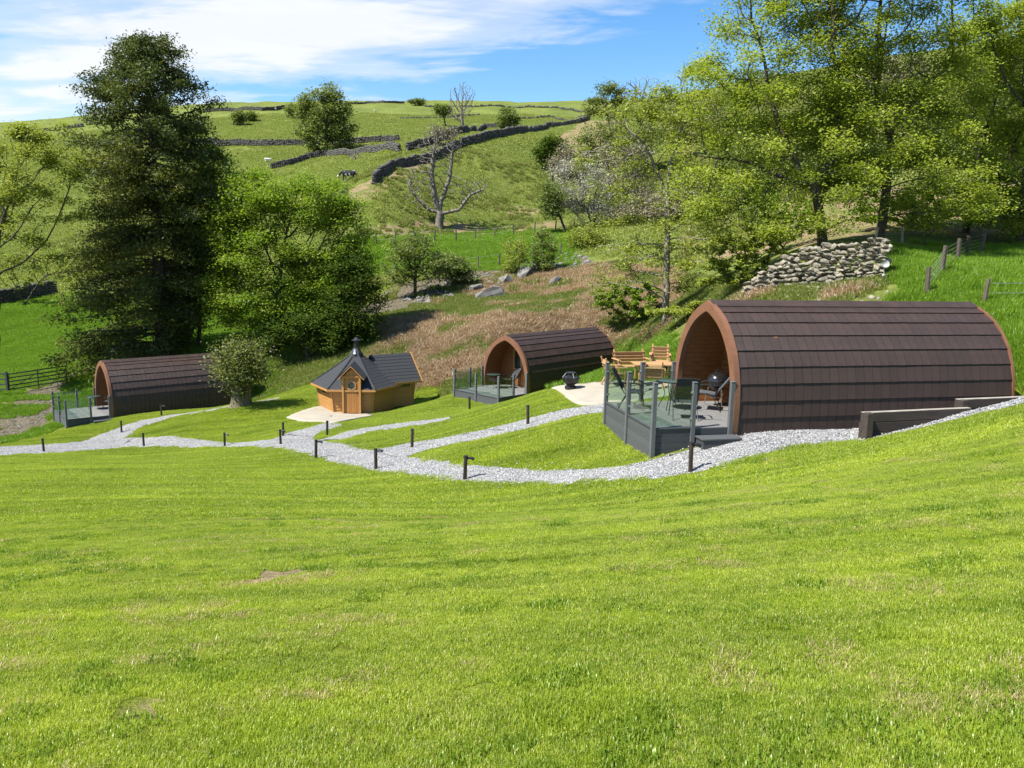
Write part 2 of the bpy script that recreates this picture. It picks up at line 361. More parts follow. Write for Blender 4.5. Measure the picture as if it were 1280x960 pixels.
# ------------------------------------------------------------------ ground
def inpoly(x, y, poly):
    poly = np.asarray(poly, float); r = np.zeros(np.shape(x), bool); n = len(poly)
    for i in range(n):
        x0, y0 = poly[i]; x1, y1 = poly[(i + 1) % n]
        if y0 == y1: continue
        c = ((y0 > y) != (y1 > y)) & (x < (x1 - x0) * (y - y0) / (y1 - y0) + x0); r ^= c
    return r
def podrect(p, x0, x1, y0, y1): return [podpt(p, x, y)[:2] for x, y in ((x0, y0), (x1, y0), (x1, y1), (x0, y1))]
LAWN_PX = [(-900, 700), (-300, 574), (-20, 566), (0, 556), (60, 543), (95, 528), (150, 520), (240, 490), (330, 478), (400, 478), (520, 470), (560, 482), (600, 478), (640, 480), (700, 478), (780, 450), (850, 452), (1073, 500), (1290, 470), (1700, 440), (2600, 700), (2600, 3000), (-900, 3000)]
def lawn_mask(X, Y, Z):
    px, py = proj(X, Y, Z)
    m = (inpoly(px, py, LAWN_PX) & (Y < 43.5) & (Y > 1)) | (Y < 6)
    return m & ~((Y > 40) & (X > -4)) & ~((X > 9) & (Y > 20))
ZN = dict(   # picture outline of patches of ground, with the range of distance in which they lie
    lush=[([(430, 296), (500, 296), (560, 292), (640, 288), (720, 286), (725, 330), (640, 338), (560, 340), (470, 345), (430, 340)], 62, 95),
          ([(-300, 360), (60, 372), (130, 360), (140, 470), (90, 480), (-300, 480)], 46, 82), ([(120, 380), (420, 372), (420, 440), (120, 460)], 50, 95),
          ([(1110, 310), (1500, 300), (1500, 480), (1262, 480), (1225, 400), (1130, 385)], 19, 42), ([(690, 430), (860, 425), (860, 490), (700, 500)], 26, 45)],
    brown=[([(440, 470), (470, 400), (540, 376), (600, 350), (700, 318), (760, 322), (900, 350), (1110, 345), (1110, 400), (860, 400), (780, 430), (745, 412), (700, 424), (640, 444), (600, 464), (560, 479), (505, 486)], 28, 66),
           ([(405, 262), (440, 235), (520, 196), (560, 190), (540, 205), (480, 240), (440, 275)], 75, 125), ([(440, 288), (520, 275), (600, 280), (620, 296), (450, 305)], 78, 92),
           ([(630, 285), (700, 275), (720, 288), (650, 294)], 78, 95), ([(628, 262), (650, 257), (680, 262), (665, 270), (640, 271)], 85, 105), ([(690, 175), (730, 150), (790, 150), (760, 190), (720, 205)], 100, 240),
           ([(850, 330), (850, 160), (1100, 60), (1300, 30), (1300, 290), (1100, 300)], 40, 160)],
    soil=[([(290, 730), (340, 713), (390, 715), (372, 727), (320, 734)], 3, 12), ([(310, 842), (352, 826), (380, 828), (345, 846)], 2, 12), ([(150, 886), (225, 866), (245, 872), (180, 894)], 2, 12), ([(120, 730), (165, 724), (175, 730), (130, 737)], 2, 12), ([(690, 872), (740, 860), (750, 866), (700, 880)], 2, 12)],
    stony=[([(500, 352), (560, 345), (620, 332), (720, 312), (745, 330), (700, 348), (620, 362), (540, 376), (460, 410), (380, 440), (370, 425), (460, 380)], 56, 70), ([(0, 552), (-60, 570), (-80, 530), (20, 500), (40, 478), (85, 472), (78, 500), (60, 530)], 36, 52)])
def make_ground():
    nu, nv = 420, 560
    vs = np.geomspace(9.0, 520 + OFFY, nv); u = np.linspace(-1, 1, nu); u = np.sign(u) * (np.abs(u) ** 1.15)
    Y = np.repeat(vs[:, None] - OFFY, nu, 1); X = u[None, :] * (vs[:, None] * 1.35 + 6)
    Z = height(X, Y)
    me_v = np.stack([X, Y, Z], -1).reshape(-1, 3)
    i = np.arange(nv - 1)[:, None] * nu + np.arange(nu - 1)[None, :]
    q = np.stack([i, i + 1, i + nu + 1, i + nu], -1).reshape(-1, 4)
    me = np_mesh('ground', me_v, q, smooth=True)
    Xf, Yf, Zf = me_v.T
    px, py = proj(Xf, Yf, Zf)
    lawn = lawn_mask(Xf, Yf, Zf).astype(float)
    fattr(me, 'lawn', lawn)
    for k, polys in ZN.items():
        w = np.zeros(len(Xf))
        for poly, y0, y1 in polys: w = np.maximum(w, (inpoly(px, py, poly) & (Yf > y0) & (Yf < y1)).astype(float))
        g = w.reshape(nv, nu)
        for _ in range(2):
            g[1:-1, 1:-1] = (g[1:-1, 1:-1] * 2 + g[:-2, 1:-1] + g[2:, 1:-1] + g[1:-1, :-2] + g[1:-1, 2:]) / 6
        fattr(me, k, g.ravel())
    m, nt, b = new_mat('ground_cover'); b.inputs['Roughness'].default_value = 1; b.inputs['Specular IOR Level'].default_value = .08
    geo = nt.nodes.new('ShaderNodeNewGeometry'); P = geo.outputs['Position']
    def A(n):
        a = nt.nodes.new('ShaderNodeAttribute'); a.attribute_name = n; return a.outputs['Fac']
    n1, n2, n3 = noise(nt, P, .09, 5), noise(nt, P, .7, 6, .6), noise(nt, P, 5, 6, .65)
    fine = noise(nt, P, 26, 4, .7); mid = noise(nt, P, 1.9, 8, .75)
    past = mixc(nt, ramp(nt, n1, [(.35, 0.), (.65, 1.)]), (.105, .145, .028), (.18, .21, .046))
    past = mixc(nt, ramp(nt, n2, [(.42, 0.), (.68, .6)]), past, (.15, .15, .05))
    past = mixc(nt, ramp(nt, noise(nt, P, .22, 7, .7), [(.5, 0.), (.66, .55)]), past, (.075, .095, .022))
    past = mixc(nt, ramp(nt, n3, [(.5, 0.), (.75, .6)]), past, (.045, .075, .014))
    past = mixc(nt, ramp(nt, mid, [(.46, 0.), (.62, .7)]), past, (.055, .075, .016)); past = mixc(nt, ramp(nt, mid, [(.30, .6), (.42, 0.)]), past, (.22, .20, .09))
    lush = mixc(nt, ramp(nt, n2, [(.3, 0.), (.7, 1.)]), (.08, .13, .014), (.125, .18, .022))
    lush = mixc(nt, ramp(nt, n3, [(.5, 0.), (.8, .5)]), lush, (.05, .11, .01))
    def edge(a, k=.7): return ramp(nt, math_n(nt, 'ADD', a, math_n(nt, 'MULTIPLY', math_n(nt, 'SUBTRACT', n2, .5), k)), [(.38, 0.), (.62, 1.)])
    col = mixc(nt, edge(A('lush'), .4), past, lush)
    br = mixc(nt, ramp(nt, n3, [(.35, 0.), (.65, 1.)]), (.17, .115, .065), (.30, .225, .135))
    br = mixc(nt, ramp(nt, n2, [(.44, 0.), (.56, .85)]), br, (.105, .135, .03))
    br = mixc(nt, ramp(nt, fine, [(.5, 0.), (.75, .7)]), br, (.07, .05, .028))
    col = mixc(nt, edge(A('brown'), .9), col, br)
    st = mixc(nt, ramp(nt, n3, [(.35, 0.), (.65, 1.)]), (.055, .05, .032), (.17, .145, .10)); col = mixc(nt, edge(A('stony'), .9), col, st)
    stripes = noise(nt, mapping(nt, P, (.14, 2.4, .3), (0, 0, 0), (0, 0, R(7))), .9, 4)
    lw = mixc(nt, ramp(nt, stripes, [(.35, 0.), (.65, 1.)]), (.10, .135, .012), (.155, .18, .02))
    lw = mixc(nt, ramp(nt, n2, [(.52, 0.), (.75, .45)]), lw, (.19, .20, .05))
    lw = mixc(nt, ramp(nt, fine, [(.42, 0.), (.7, .8)]), lw, (.06, .10, .012))
    lw = mixc(nt, ramp(nt, math_n(nt, 'ADD', A('soil'), math_n(nt, 'MULTIPLY', math_n(nt, 'SUBTRACT', n3, .5), .3)), [(.05, 0.), (.25, 1.)]), lw, mixc(nt, n3, (.10, .075, .045), (.33, .27, .14)))
    col = mixc(nt, A('lawn'), col, lw)
    nt.links.new(col, b.inputs['Base Color'])
    bn = nt.nodes.new('ShaderNodeBump'); bn.inputs['Strength'].default_value = .8; bn.inputs['Distance'].default_value = .25
    nt.links.new(math_n(nt, 'ADD', math_n(nt, 'MULTIPLY', n3, .7), math_n(nt, 'MULTIPLY', fine, .25)), bn.inputs['Height']); nt.links.new(bn.outputs[0], b.inputs['Normal'])
    tag(mesh_obj('ground', me, m), kind='structure')
make_ground()

# ---- gravel paths and patios, laid as thin sheets on the ground
def resample(pts, n):
    p = np.array(pts, float); d = np.concatenate([[0], np.cumsum(np.linalg.norm(np.diff(p[:, :2], axis=0), axis=1))])
    t = np.linspace(0, d[-1], n); q = np.stack([np.interp(t, d, p[:, k]) for k in range(p.shape[1])], 1)
    for _ in range(3): q[1:-1] = (q[1:-1] * 2 + q[:-2] + q[2:]) / 4
    return q
GRAVEL_RIBS = []
def gravel_mat():
    m, nt, b = new_mat('pale_gravel'); b.inputs['Roughness'].default_value = .95
    P = nt.nodes.new('ShaderNodeNewGeometry').outputs['Position']
    vo = nt.nodes.new('ShaderNodeTexVoronoi'); vo.inputs['Scale'].default_value = 26; nt.links.new(P, vo.inputs['Vector'])
    sp = nt.nodes.new('ShaderNodeSeparateColor'); nt.links.new(vo.outputs['Color'], sp.inputs[0])
    col = ramp(nt, sp.outputs[0], [(0, (.09, .09, .095)), (.4, (.185, .19, .195)), (.75, (.27, .275, .28)), (1, (.42, .42, .42))])
    col = mixc(nt, ramp(nt, vo.outputs['Distance'], [(.0, 0.), (.35, 0.), (.7, .8)]), col, (.16, .155, .15))  # gaps between the chippings darkened, their shade put into the colour
    col = mixc(nt, ramp(nt, noise(nt, P, 1.1, 4), [(.45, 0.), (.8, .35)]), col, (.36, .34, .30))
    nt.links.new(col, b.inputs['Base Color'])
    bn = nt.nodes.new('ShaderNodeBump'); bn.inputs['Strength'].default_value = 1; bn.inputs['Distance'].default_value = .03; bn.invert = True
    nt.links.new(vo.outputs['Distance'], bn.inputs['Height']); nt.links.new(bn.outputs[0], b.inputs['Normal']); return m
M['gravel'] = gravel_mat()
LIFT = [0.03]
def ribbon(name, e0, e1, n, across=8, mat='gravel', extra=0.0, rough=.03):
    a = resample([hit(*p) for p in e0], n); c = resample([hit(*p) for p in e1], n)
    a[:, :2] += rng.normal(0, rough, (n, 2)); c[:, :2] += rng.normal(0, rough, (n, 2))
    t = np.linspace(0, 1, across)[None, :, None]
    G = a[:, None, :] * (1 - t) + c[:, None, :] * t
    G[..., 2] = height(G[..., 0], G[..., 1]) + LIFT[0] + extra; LIFT[0] += .004
    G[:, 0, 2] -= .035; G[:, -1, 2] -= .035
    i = np.arange(n - 1)[:, None] * across + np.arange(across - 1)[None, :]
    q = np.stack([i, i + 1, i + across + 1, i + across], -1).reshape(-1, 4)
    me = np_mesh(name, G.reshape(-1, 3), q, smooth=True)
    o = tag(mesh_obj(name, me, M[mat]), kind='structure')
    poly = np.concatenate([a[:, :2], c[::-1, :2]]); GRAVEL_RIBS.append((poly, G, mat)); return o
ribbon('gravel_path', [(-200, 576), (0, 570), (60, 567), (130, 561), (185, 559), (280, 559), (345, 561), (395, 575), (440, 585), (480, 591), (540, 600), (600, 604), (680, 605), (760, 603), (820, 600), (862, 592), (900, 585), (950, 571), (1000, 560), (1072, 552)],
       [(-200, 562), (0, 558), (60, 555), (120, 551), (160, 547), (185, 546), (250, 549), (330, 550), (365, 548), (400, 549), (440, 556), (480, 564), (525, 572), (580, 581), (650, 586), (720, 586), (780, 583), (815, 577), (870, 560), (918, 544), (1000, 535), (1080, 528)], 420)
ribbon('gravel_path', [(85, 556), (130, 541), (155, 532), (174, 526)], [(160, 549), (168, 540), (180, 532), (200, 523)], 50)
ribbon('gravel_path', [(172, 528), (215, 518), (290, 507), (350, 496)], [(185, 532), (215, 522), (290, 510), (350, 499)], 60, 4)
ribbon('gravel_path', [(335, 551), (360, 541), (385, 535), (408, 529)], [(392, 551), (392, 545), (408, 539), (432, 532)], 40)
ribbon('gravel_path', [(398, 551), (440, 538), (500, 529), (562, 522)], [(430, 551), (450, 544), (500, 535), (562, 525)], 60, 5)
ribbon('gravel_path', [(462, 564), (512, 554), (560, 547), (600, 539), (660, 524), (720, 510), (760, 503)], [(500, 574), (530, 564), (580, 553), (640, 541), (700, 527), (760, 515), (762, 513)], 110)
ribbon('gravel_path', [(1066, 553), (1100, 547), (1150, 535), (1205, 523), (1290, 503)], [(1066, 532), (1100, 536), (1150, 527), (1205, 513), (1290, 494)], 80, 5)
def slab_sheet(name, px_poly, extra):
    pts = resample([hit(*p) for p in px_poly + px_poly[:1]], 60)[:-1]; c = pts.mean(0); n = len(pts)
    rings = []
    for f in np.linspace(0.02, 1, 9):
        r = c + (pts - c) * f; r[:, 2] = height(r[:, 0], r[:, 1]); rings.append(r)
    rings = np.array(rings); rings[..., 2] += .03 + extra
    skirt = rings[-1].copy(); skirt[:, 2] -= .12
    V = np.concatenate([rings.reshape(-1, 3), skirt]); k = len(rings) + 1
    q = [(i * n + j, i * n + (j + 1) % n, (i + 1) * n + (j + 1) % n, (i + 1) * n + j) for i in range(k - 1) for j in range(n)]
    me = np_mesh(name, V, q, [(0, (j + 1) % n, j) for j in range(1, n - 1)])
    GRAVEL_RIBS.append((pts[:, :2], None, 'concrete')); return tag(mesh_obj(name, me, M['concrete']), kind='structure')
slab_sheet('patio', [(358, 523), (380, 514), (400, 508), (440, 512), (470, 520), (452, 523), (420, 530), (390, 528)], .035)
slab_sheet('patio', [(688, 487), (715, 483), (780, 476), (850, 472), (880, 490), (800, 500), (757, 507), (724, 509)], .05)

# ------------------------------------------------------------------ glamping pods
PL = 7.3
_prof = [(1.50, -.12), (1.52, 0.0), (1.55, .5), (1.53, .9), (1.45, 1.3), (1.30, 1.7), (1.07, 2.05), (.78, 2.35), (.43, 2.57), (0, 2.75)]
def catmull(p, n):
    p = [np.array(q) for q in p]; p = [2 * p[0] - p[1]] + p + [2 * p[-1] - p[-2]]; out = []
    for i in range(1, len(p) - 2):
        for t in np.linspace(0, 1, n, endpoint=False):
            a, b, c, d = p[i - 1:i + 3]
            out.append(.5 * (2 * b + (c - a) * t + (2 * a - 5 * b + 4 * c - d) * t * t + (3 * b - a - 3 * c + d) * t ** 3))
    return np.array(out + [p[-2]])
PROF = catmull(_prof, 8)
_pd = np.concatenate([[0], np.cumsum(np.linalg.norm(np.diff(PROF, axis=0), axis=1))])
def prof_s(s):
    return np.array([np.interp(s, _pd, PROF[:, 0]), np.interp(s, _pd, PROF[:, 1])])
def prof_n(s):
    t = prof_s(min(s + .05, _pd[-1])) - prof_s(max(s - .05, 0)); t /= np.linalg.norm(t); return np.array([t[1], -t[0]])
def offset_profile(d, n=28):
    out = []
    for s in np.linspace(0, _pd[-1], n):
        p = prof_s(s) + prof_n(s) * d; out.append((max(p[0], 0), p[1]))
    out[-1] = (0, 2.75 + d * 1.18); return out
def halfw(z, inset=.13): return float(np.interp(z, PROF[:, 1], PROF[:, 0])) - inset
def arch_ring(mb, x0, x1, d_out, d_in):
    o, i = offset_profile(d_out), offset_profile(d_in); n = len(o)
    full_o = [(-y, z) for y, z in o] + [(y, z) for y, z in o[::-1][1:]]; full_i = [(-y, z) for y, z in i] + [(y, z) for y, z in i[::-1][1:]]
    k = len(full_o); vs = [(x, y, z) for x in (x0, x1) for ring in (full_o, full_i) for y, z in ring]
    fs = []
    for j in range(k - 1):
        fs += [(j, j + 1, k + j + 1, k + j), (2 * k + j + 1, 2 * k + j, 3 * k + j, 3 * k + j + 1), (j + 1, j, 2 * k + j, 2 * k + j + 1), (k + j, k + j + 1, 3 * k + j + 1, 3 * k + j)]
    fs += [(0, k, 3 * k, 2 * k), (k - 1, 3 * k - 1, 4 * k - 1, 2 * k - 1)]
    return mb.add(vs, fs)
NROW = 9; S0 = .06; DS = (_pd[-1] - .14 - S0) / NROW
def tile_verts(s0, s1, x0, x1, side, lip=.036, th=.02):
    p0, p1 = prof_s(s0) , prof_s(min(s1 + .05, _pd[-1])); n0, n1 = prof_n(s0), prof_n(min(s1 + .05, _pd[-1]))
    q = [p0 + n0 * (lip - th), p0 + n0 * lip, p1 + n1 * .012, p1 + n1 * .002]
    return [(x, side * y, z) for x in (x0, x1) for y, z in q]
TILE_F = [(0, 1, 2, 3), (7, 6, 5, 4), (0, 4, 5, 1), (1, 5, 6, 2), (2, 6, 7, 3), (3, 7, 4, 0)]
def make_pod(pose, label, single_tiles):
    root = empty('glamping_pod', pose[:3], pose[3], label, 'glamping pod', 'curved brown glamping pods')
    # weatherproof shell under the shingles
    pr = offset_profile(-.005); full = [(-y, z) for y, z in pr] + [(y, z) for y, z in pr[::-1][1:]]; k = len(full)
    mb = MB().add([(x, y, z) for x in (.05, PL) for y, z in full], [(j, j + 1, k + j + 1, k + j) for j in range(k - 1)])
    mb.build('shell', M['fascia'], root)
    pr = offset_profile(-.14); fi = [(-y, z) for y, z in pr] + [(y, z) for y, z in pr[::-1][1:]]
    mb = MB()                                                  # porch lining: narrow boards with open joints
    for j in range(k - 1):
        a, b = np.array(fi[j]), np.array(fi[j + 1]); c = b * .94 + a * .06
        mb.add([(.05, *a), (1.2, *a), (1.2, *c), (.05, *c)], [(0, 1, 2, 3)]); g = .012
        n = np.array([0, 1.2]) - c; n = n / np.linalg.norm(n) * -g
        mb.add([(.05, *(c + n)), (1.2, *(c + n)), (1.2, *(b + n)), (.05, *(b + n))], [(0, 1, 2, 3)])
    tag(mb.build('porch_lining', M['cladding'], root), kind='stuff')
    mb = MB(); arch_ring(mb, -.05, .08, .05, -.17); mb.build('front_trim', M['trim'], root)
    mb = MB(); arch_ring(mb, PL - .03, PL + .03, .045, -.1); mb.build('rear_trim', M['trim'], root)
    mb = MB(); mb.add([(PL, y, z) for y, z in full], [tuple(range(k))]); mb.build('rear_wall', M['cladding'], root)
    rc = []
    for x in (.02, PL):
        rc += [(x, -.24, 2.66), (x, 0, 2.785), (x, .24, 2.66), (x, .24, 2.70), (x, 0, 2.825), (x, -.24, 2.70)]
    MB().add(rc, [(0, 1, 2, 3, 4, 5), (11, 10, 9, 8, 7, 6), (0, 6, 7, 1), (1, 7, 8, 2), (2, 8, 9, 3), (3, 9, 10, 4), (4, 10, 11, 5), (5, 11, 6, 0)]).build('ridge_cap', M['shingle'], root)
    # shingles
    nt_ = 32; tw = (PL - .12) / nt_
    for r in range(NROW):
        s0, s1 = S0 + r * DS, S0 + (r + 1) * DS; off = [0, .45, .2, .65, .35][r % 5] * tw * .5
        base = None
        if single_tiles:
            for i in range(nt_):
                x0 = .08 + i * tw
                if base is None:
                    base = bpy.data.meshes.new('shingle'); base.from_pydata(tile_verts(s0, s1, .004, tw - .004, -1), [], [TILE_F[0], TILE_F[1], *TILE_F[2:]]); base.update()
                o = mesh_obj('shingle', base, M['shingle'], root); o.location = (x0, random.uniform(-.0012, .0012), random.uniform(-.0012, .0012))
                o.rotation_euler = (random.uniform(-.0012, .0012), random.uniform(-.0004, .0004), random.uniform(-.0004, .0004))
        for side in ((1,) if single_tiles else (-1, 1)):
            mb = MB()
            for i in range(nt_):
                j = random.uniform(-.0012, .0012)
                mb.add(tile_verts(s0 + j, s1, .08 + i * tw + .004, .08 + (i + 1) * tw - .004, side), TILE_F)
            tag(mb.build('shingle_course', M['shingle'], root), kind='stuff')
    # end wall of the porch
    ew = MB(); xw = 1.15; zz = [(-halfw(z), z) for z in np.linspace(-.05, 2.5, 20)] + [(halfw(z), z) for z in np.linspace(2.5, -.05, 20)]
    ewo = ew.add([(xw + .04, y, z) for y, z in zz], [tuple(range(len(zz)))]).build('end_wall', M['fascia'], root)
    D0, D1, DT = -1.02, -.14, 2.02
    z = .1
    while z < 2.45:
        z1 = min(z + .125, 2.5); h0, h1 = halfw(z), halfw(z1)
        segs = [(-h0, -h1, D0 - .06, D0 - .06), (.5, .5, h0, h1)] if z < DT else [(-h0, -h1, h0, h1)]
        if z < .95: segs[-1] = (D1 + .06, D1 + .06, h0, h1) if z < DT else segs[-1]
        for a0, a1, b0, b1 in segs:
            if b0 - a0 < .04: continue
            MB().hexa([(xw, a0, z + .004), (xw + .03, a0, z + .004), (xw + .03, b0, z + .004), (xw, b0, z + .004), (xw, a1, z1 - .004), (xw + .03, a1, z1 - .004), (xw + .03, b1, z1 - .004), (xw, b1, z1 - .004)]).build('wall_board', M['cladding'], ewo)
        z = z1
    # glazed door with frame, and a window beside it
    d = MB()
    for y in (D0 - .03, D1 + .03): d.box(xw - .05, xw + .05, y - .035, y + .035, .1, DT + .04, .006)
    d.box(xw - .05, xw + .05, D0 + .005, D1 - .005, DT, DT + .07, .006)
    do = d.build('door', M['cladding_v'], root)
    f = MB()
    for y in (D0 + .065, D1 - .065): f.box(xw - .03, xw + .02, y - .055, y + .055, .13, DT - .01, .005)
    f.box(xw - .03, xw + .02, D0 + .125, D1 - .125, DT - .14, DT - .012, .005); f.box(xw - .03, xw + .02, D0 + .125, D1 - .125, .132, .36, .005)
    f.build('door_frame', M['cladding_v'], do)
    MB().box(xw - .006, xw + .004, D0 + .12, D1 - .12, .355, DT - .135).build('pane', M['pane'], do)
    h = MB(); h.tube([(xw - .03, D1 - .07, 1.05), (xw - .085, D1 - .07, 1.05), (xw - .085, D1 - .2, 1.05)], .011, 6); h.build('handle', M['black'], do)
    for hz in (.45, 1.05, 1.7): MB().box(xw - .07, xw - .052, D0 - .04, D0 + .03, hz, hz + .1).build('hinge', M['black'], do)
    w = MB()
    for (y0, y1, z0, z1) in ((-.07, .0, .95, 2.0), (.43, .5, .95, 2.0), (.0, .43, .95, 1.03), (.0, .43, 1.92, 2.0)): w.box(xw - .04, xw + .03, y0, y1, z0, z1, .004)
    wo = w.build('window', M['cladding_v'], root)
    MB().box(xw - .004, xw + .006, .0, .43, 1.03, 1.92).build('pane', M['pane'], wo)
    mb = MB(); mb.box(.1, PL - .05, -1.42, 1.42, -.5, .06); mb.build('floor_base', M['fascia'], root)
    return root
make_pod(POD1, 'brown shingled pod with chairs and a kettle barbecue in its porch, beside timber sleepers', True)
make_pod(POD2, 'brown shingled pod half hidden by the grass bank behind the fire pit', False)
make_pod(POD3, 'brown shingled pod below the tall dark conifer, behind the ivy-covered stump', False)

def make_deck(pose, label, D, gz, seed):
    rnd = random.Random(seed)
    root = empty('timber_deck', pose[:3], pose[3], label, 'deck', 'grey decks in front of the pods')
    DZ = .12; y0, y1 = -1.52, 1.52; bw = .145
    x = -D
    while x < 1.12:
        lo, hi = (y0, y1) if x < -.12 else (-1.36, 1.36)
        me = MB().box(x + .003, min(x + bw, 1.15) - .003, lo, hi, DZ - .028, DZ + rnd.uniform(-.001, .001), .003)
        me.build('deck_board', M['deck'], root); x += bw
    MB().box(-D + .1, -.1, y0 + .08, y1 - .08, DZ - .16, DZ - .03).build('joist_frame', M['fascia'], root)
    # fascia boards down to the ground on three sides
    for i in range(int(gz / .148) + 1):
        zt = DZ - .03 - i * .148; zb = zt - .144
        MB().box(-D, -D + .025, y0 + .04, y1 - .04, zb, zt, .003).build('fascia_board', M['compo'], root)
        MB().box(-D + .04, -.0, y0, y0 + .025, zb, zt, .003).build('fascia_board', M['fascia'], root)
        MB().box(-D + .04, -.1, y1 - .025, y1, zb, zt, .003).build('fascia_board', M['fascia'], root)
    edge = MB(); edge.box(-D - .02, -D + .03, y0, y1, DZ - .03 + .004, DZ + .014, .004); edge.box(-D + .032, -.92, y0 - .02, y0 + .03, DZ - .026, DZ + .014, .004)
    edge.build('edge_strip', M['fascia'], root)
    ps = [(-D, y0), (-D, 0), (-D, y1), (-.98, y0), (-.09, y0 - .015), (-.09, y1 + .015), (-.95, y1)]
    for (x, y) in ps:
        zb = hgt(*podpt(pose, x, y)[:2]) - pose[2] - .1
        MB().box(x - .045, x + .045, y - .045, y + .045, min(zb, -.1), DZ + 1.0, .006).build('post', M['post'], root)
        p = root.children[-1]
        MB().box(x - .052, x + .052, y - .052, y + .052, DZ + 1.0, DZ + 1.018, .006).build('post_cap', M['post'], p)
    gl = [((-D, y0), (-D, 0)), ((-D, 0), (-D, y1)), ((-D, y0), (-.98, y0)), ((-D, y1), (-.95, y1)), ((-.95, y1), (-.09, y1))]
    for a, b in gl:
        a, b = Vector((*a, 0)), Vector((*b, 0)); d = (b - a).normalized(); a2, b2 = a + d * .07, b - d * .07; n = Vector((-d.y, d.x, 0)) * .005
        g = MB().hexa([a2 - n + Vector((0, 0, DZ + .05)), b2 - n + Vector((0, 0, DZ + .05)), b2 + n + Vector((0, 0, DZ + .05)), a2 + n + Vector((0, 0, DZ + .05)),
                       a2 - n + Vector((0, 0, DZ + .92)), b2 - n + Vector((0, 0, DZ + .92)), b2 + n + Vector((0, 0, DZ + .92)), a2 + n + Vector((0, 0, DZ + .92))]).build('glass_panel', M['glass'], root)
        for e, sg in ((a, 1), (b, -1)):
            for hz in (.2, .78):
                c = e + d * .06 * sg + Vector((0, 0, DZ + hz))
                MB().box(c.x - .025, c.x + .025, c.y - .025, c.y + .025, c.z - .022, c.z + .022, .006).build('glass_clip', M['steel'], g)
    st = MB(); st.box(-.93, .0, y0 - .42, y0 - .045, DZ - .2, DZ - .165, .004); so_ = st.build('step', M['compo'], root)
    MB().box(-.9, -.03, y0 - .4, y0 - .05, DZ - .62, DZ - .2).build('riser', M['fascia'], so_)
    return root
make_deck(POD1, 'grey glass-sided deck carrying the black chairs, round table and kettle barbecue', 1.9, .62, 1)
make_deck(POD2, 'grey glass-sided deck partly hidden behind the grass bank, by the bracken', 2.0, .5, 2)
make_deck(POD3, 'grey glass-sided deck beside the stony track and field gate', 2.1, .62, 3)

# ------------------------------------------------------------------ furniture
def patio_chair(name, pose, x, y, z, rz, label, group=None, lean=.26, seat_mat='sling'):
    wx, wy, wz = podpt(pose, x, y, z)
    root = empty(name, (wx, wy, wz), pose[3] + rz, label, 'chair', group)      # faces +x
    if lean: root.rotation_euler = (0, 0, pose[3] + rz)
    for s in (-1, 1):
        y_ = s * .27
        fl = MB(); fl.tube([(.28, y_ * 1.05, 0), (.22, y_, .42), (.2, y_, .62)], .012, 6); fl.build('leg', M['black'], root, True)
        bl = MB(); bl.tube([(-.32, y_ * 1.05, 0), (-.1, y_, .40), (.05, y_, .43)], .012, 6); bl.build('leg', M['black'], root, True)
        ar = MB(); ar.tube([(.2, y_, .62), (.1, y_ * 1.06, .655), (-.22, y_ * 1.04, .64)], .016, 6); ar.build('armrest', M['black'], root, True)
        bf = MB(); bf.tube([(.24, y_ * .93, .43), (-.18, y_ * .93, .39), (-.25, y_ * .93, .5), (-.25 - lean * 1.0, y_ * .93, .98)], .013, 6); bf.build('side_frame', M['black'], root, True)
    st = MB(); n = 5
    pts = [(.24, .44), (.05, .425), (-.16, .40)]
    for (xa, za), (xb, zb) in zip(pts, pts[1:]): st.hexa([(xa, -.245, za - .008), (xb, -.245, zb - .008), (xb, .245, zb - .008), (xa, .245, za - .008), (xa, -.245, za), (xb, -.245, zb), (xb, .245, zb), (xa, .245, za)])
    st.build('seat', M[seat_mat], root)
    bk = MB(); k = 6
    for i in range(k):
        t0, t1 = i / k, (i + 1) / k - .02
        a = Vector((-.245 - lean * t0, 0, .48 + .5 * t0)); b = Vector((-.245 - lean * t1, 0, .48 + .5 * t1)); o = Vector((.012, 0, .006)); yv = Vector((0, .245, 0))
        bk.hexa([a - yv, a + yv, a + yv + o, a - yv + o, b - yv, b + yv, b + yv + o, b - yv + o])
    bk.build('backrest', M[seat_mat], root)
    MB().tube([(-.25 - lean, -.25, .98), (-.255 - lean, 0, 1.0), (-.25 - lean, .25, .98)], .014, 6).build('top_rail', M['black'], root, True)
    return root
DZ = .122
patio_chair('patio_chair', POD1, -1.5, .75, DZ, R(-25), 'black mesh patio chair standing between the glass corner post and the round table')
patio_chair('patio_chair', POD1, .32, .35, DZ, R(150), 'grey-cushioned reclining patio chair by the pod door, beside the kettle barbecue', lean=.36, seat_mat='slingl')
patio_chair('patio_chair', POD1, -.75, -.55, DZ, R(75), 'low black patio chair in front of the round table on the deck', lean=.2)
def round_table(pose, x, y, z, label, r=.36, h=.70):
    root = empty('round_table', podpt(pose, x, y, z), pose[3], label, 'table')
    MB().lathe([(r - .02, h - .012), (r, h - .008), (r, h), (r - .01, h + .004)], 28).build('table_top', M['tableglass'], root, True)
    MB().lathe([(r - .012, h - .03), (r + .006, h - .03), (r + .006, h - .013), (r - .012, h - .013)], 28).build('rim', M['black'], root, True)
    for k in range(4):
        a = R(45 + 90 * k); c, s = math.cos(a), math.sin(a)
        MB().tube([(c * r * .95, s * r * .95, 0), (c * r * .5, s * r * .5, h * .5), (c * r * .8, s * r * .8, h - .02)], .011, 6).build('leg', M['black'], root, True)
    return root
round_table(POD1, -.55, .55, DZ, 'round glass-topped table on the deck of the pod by the sleepers')
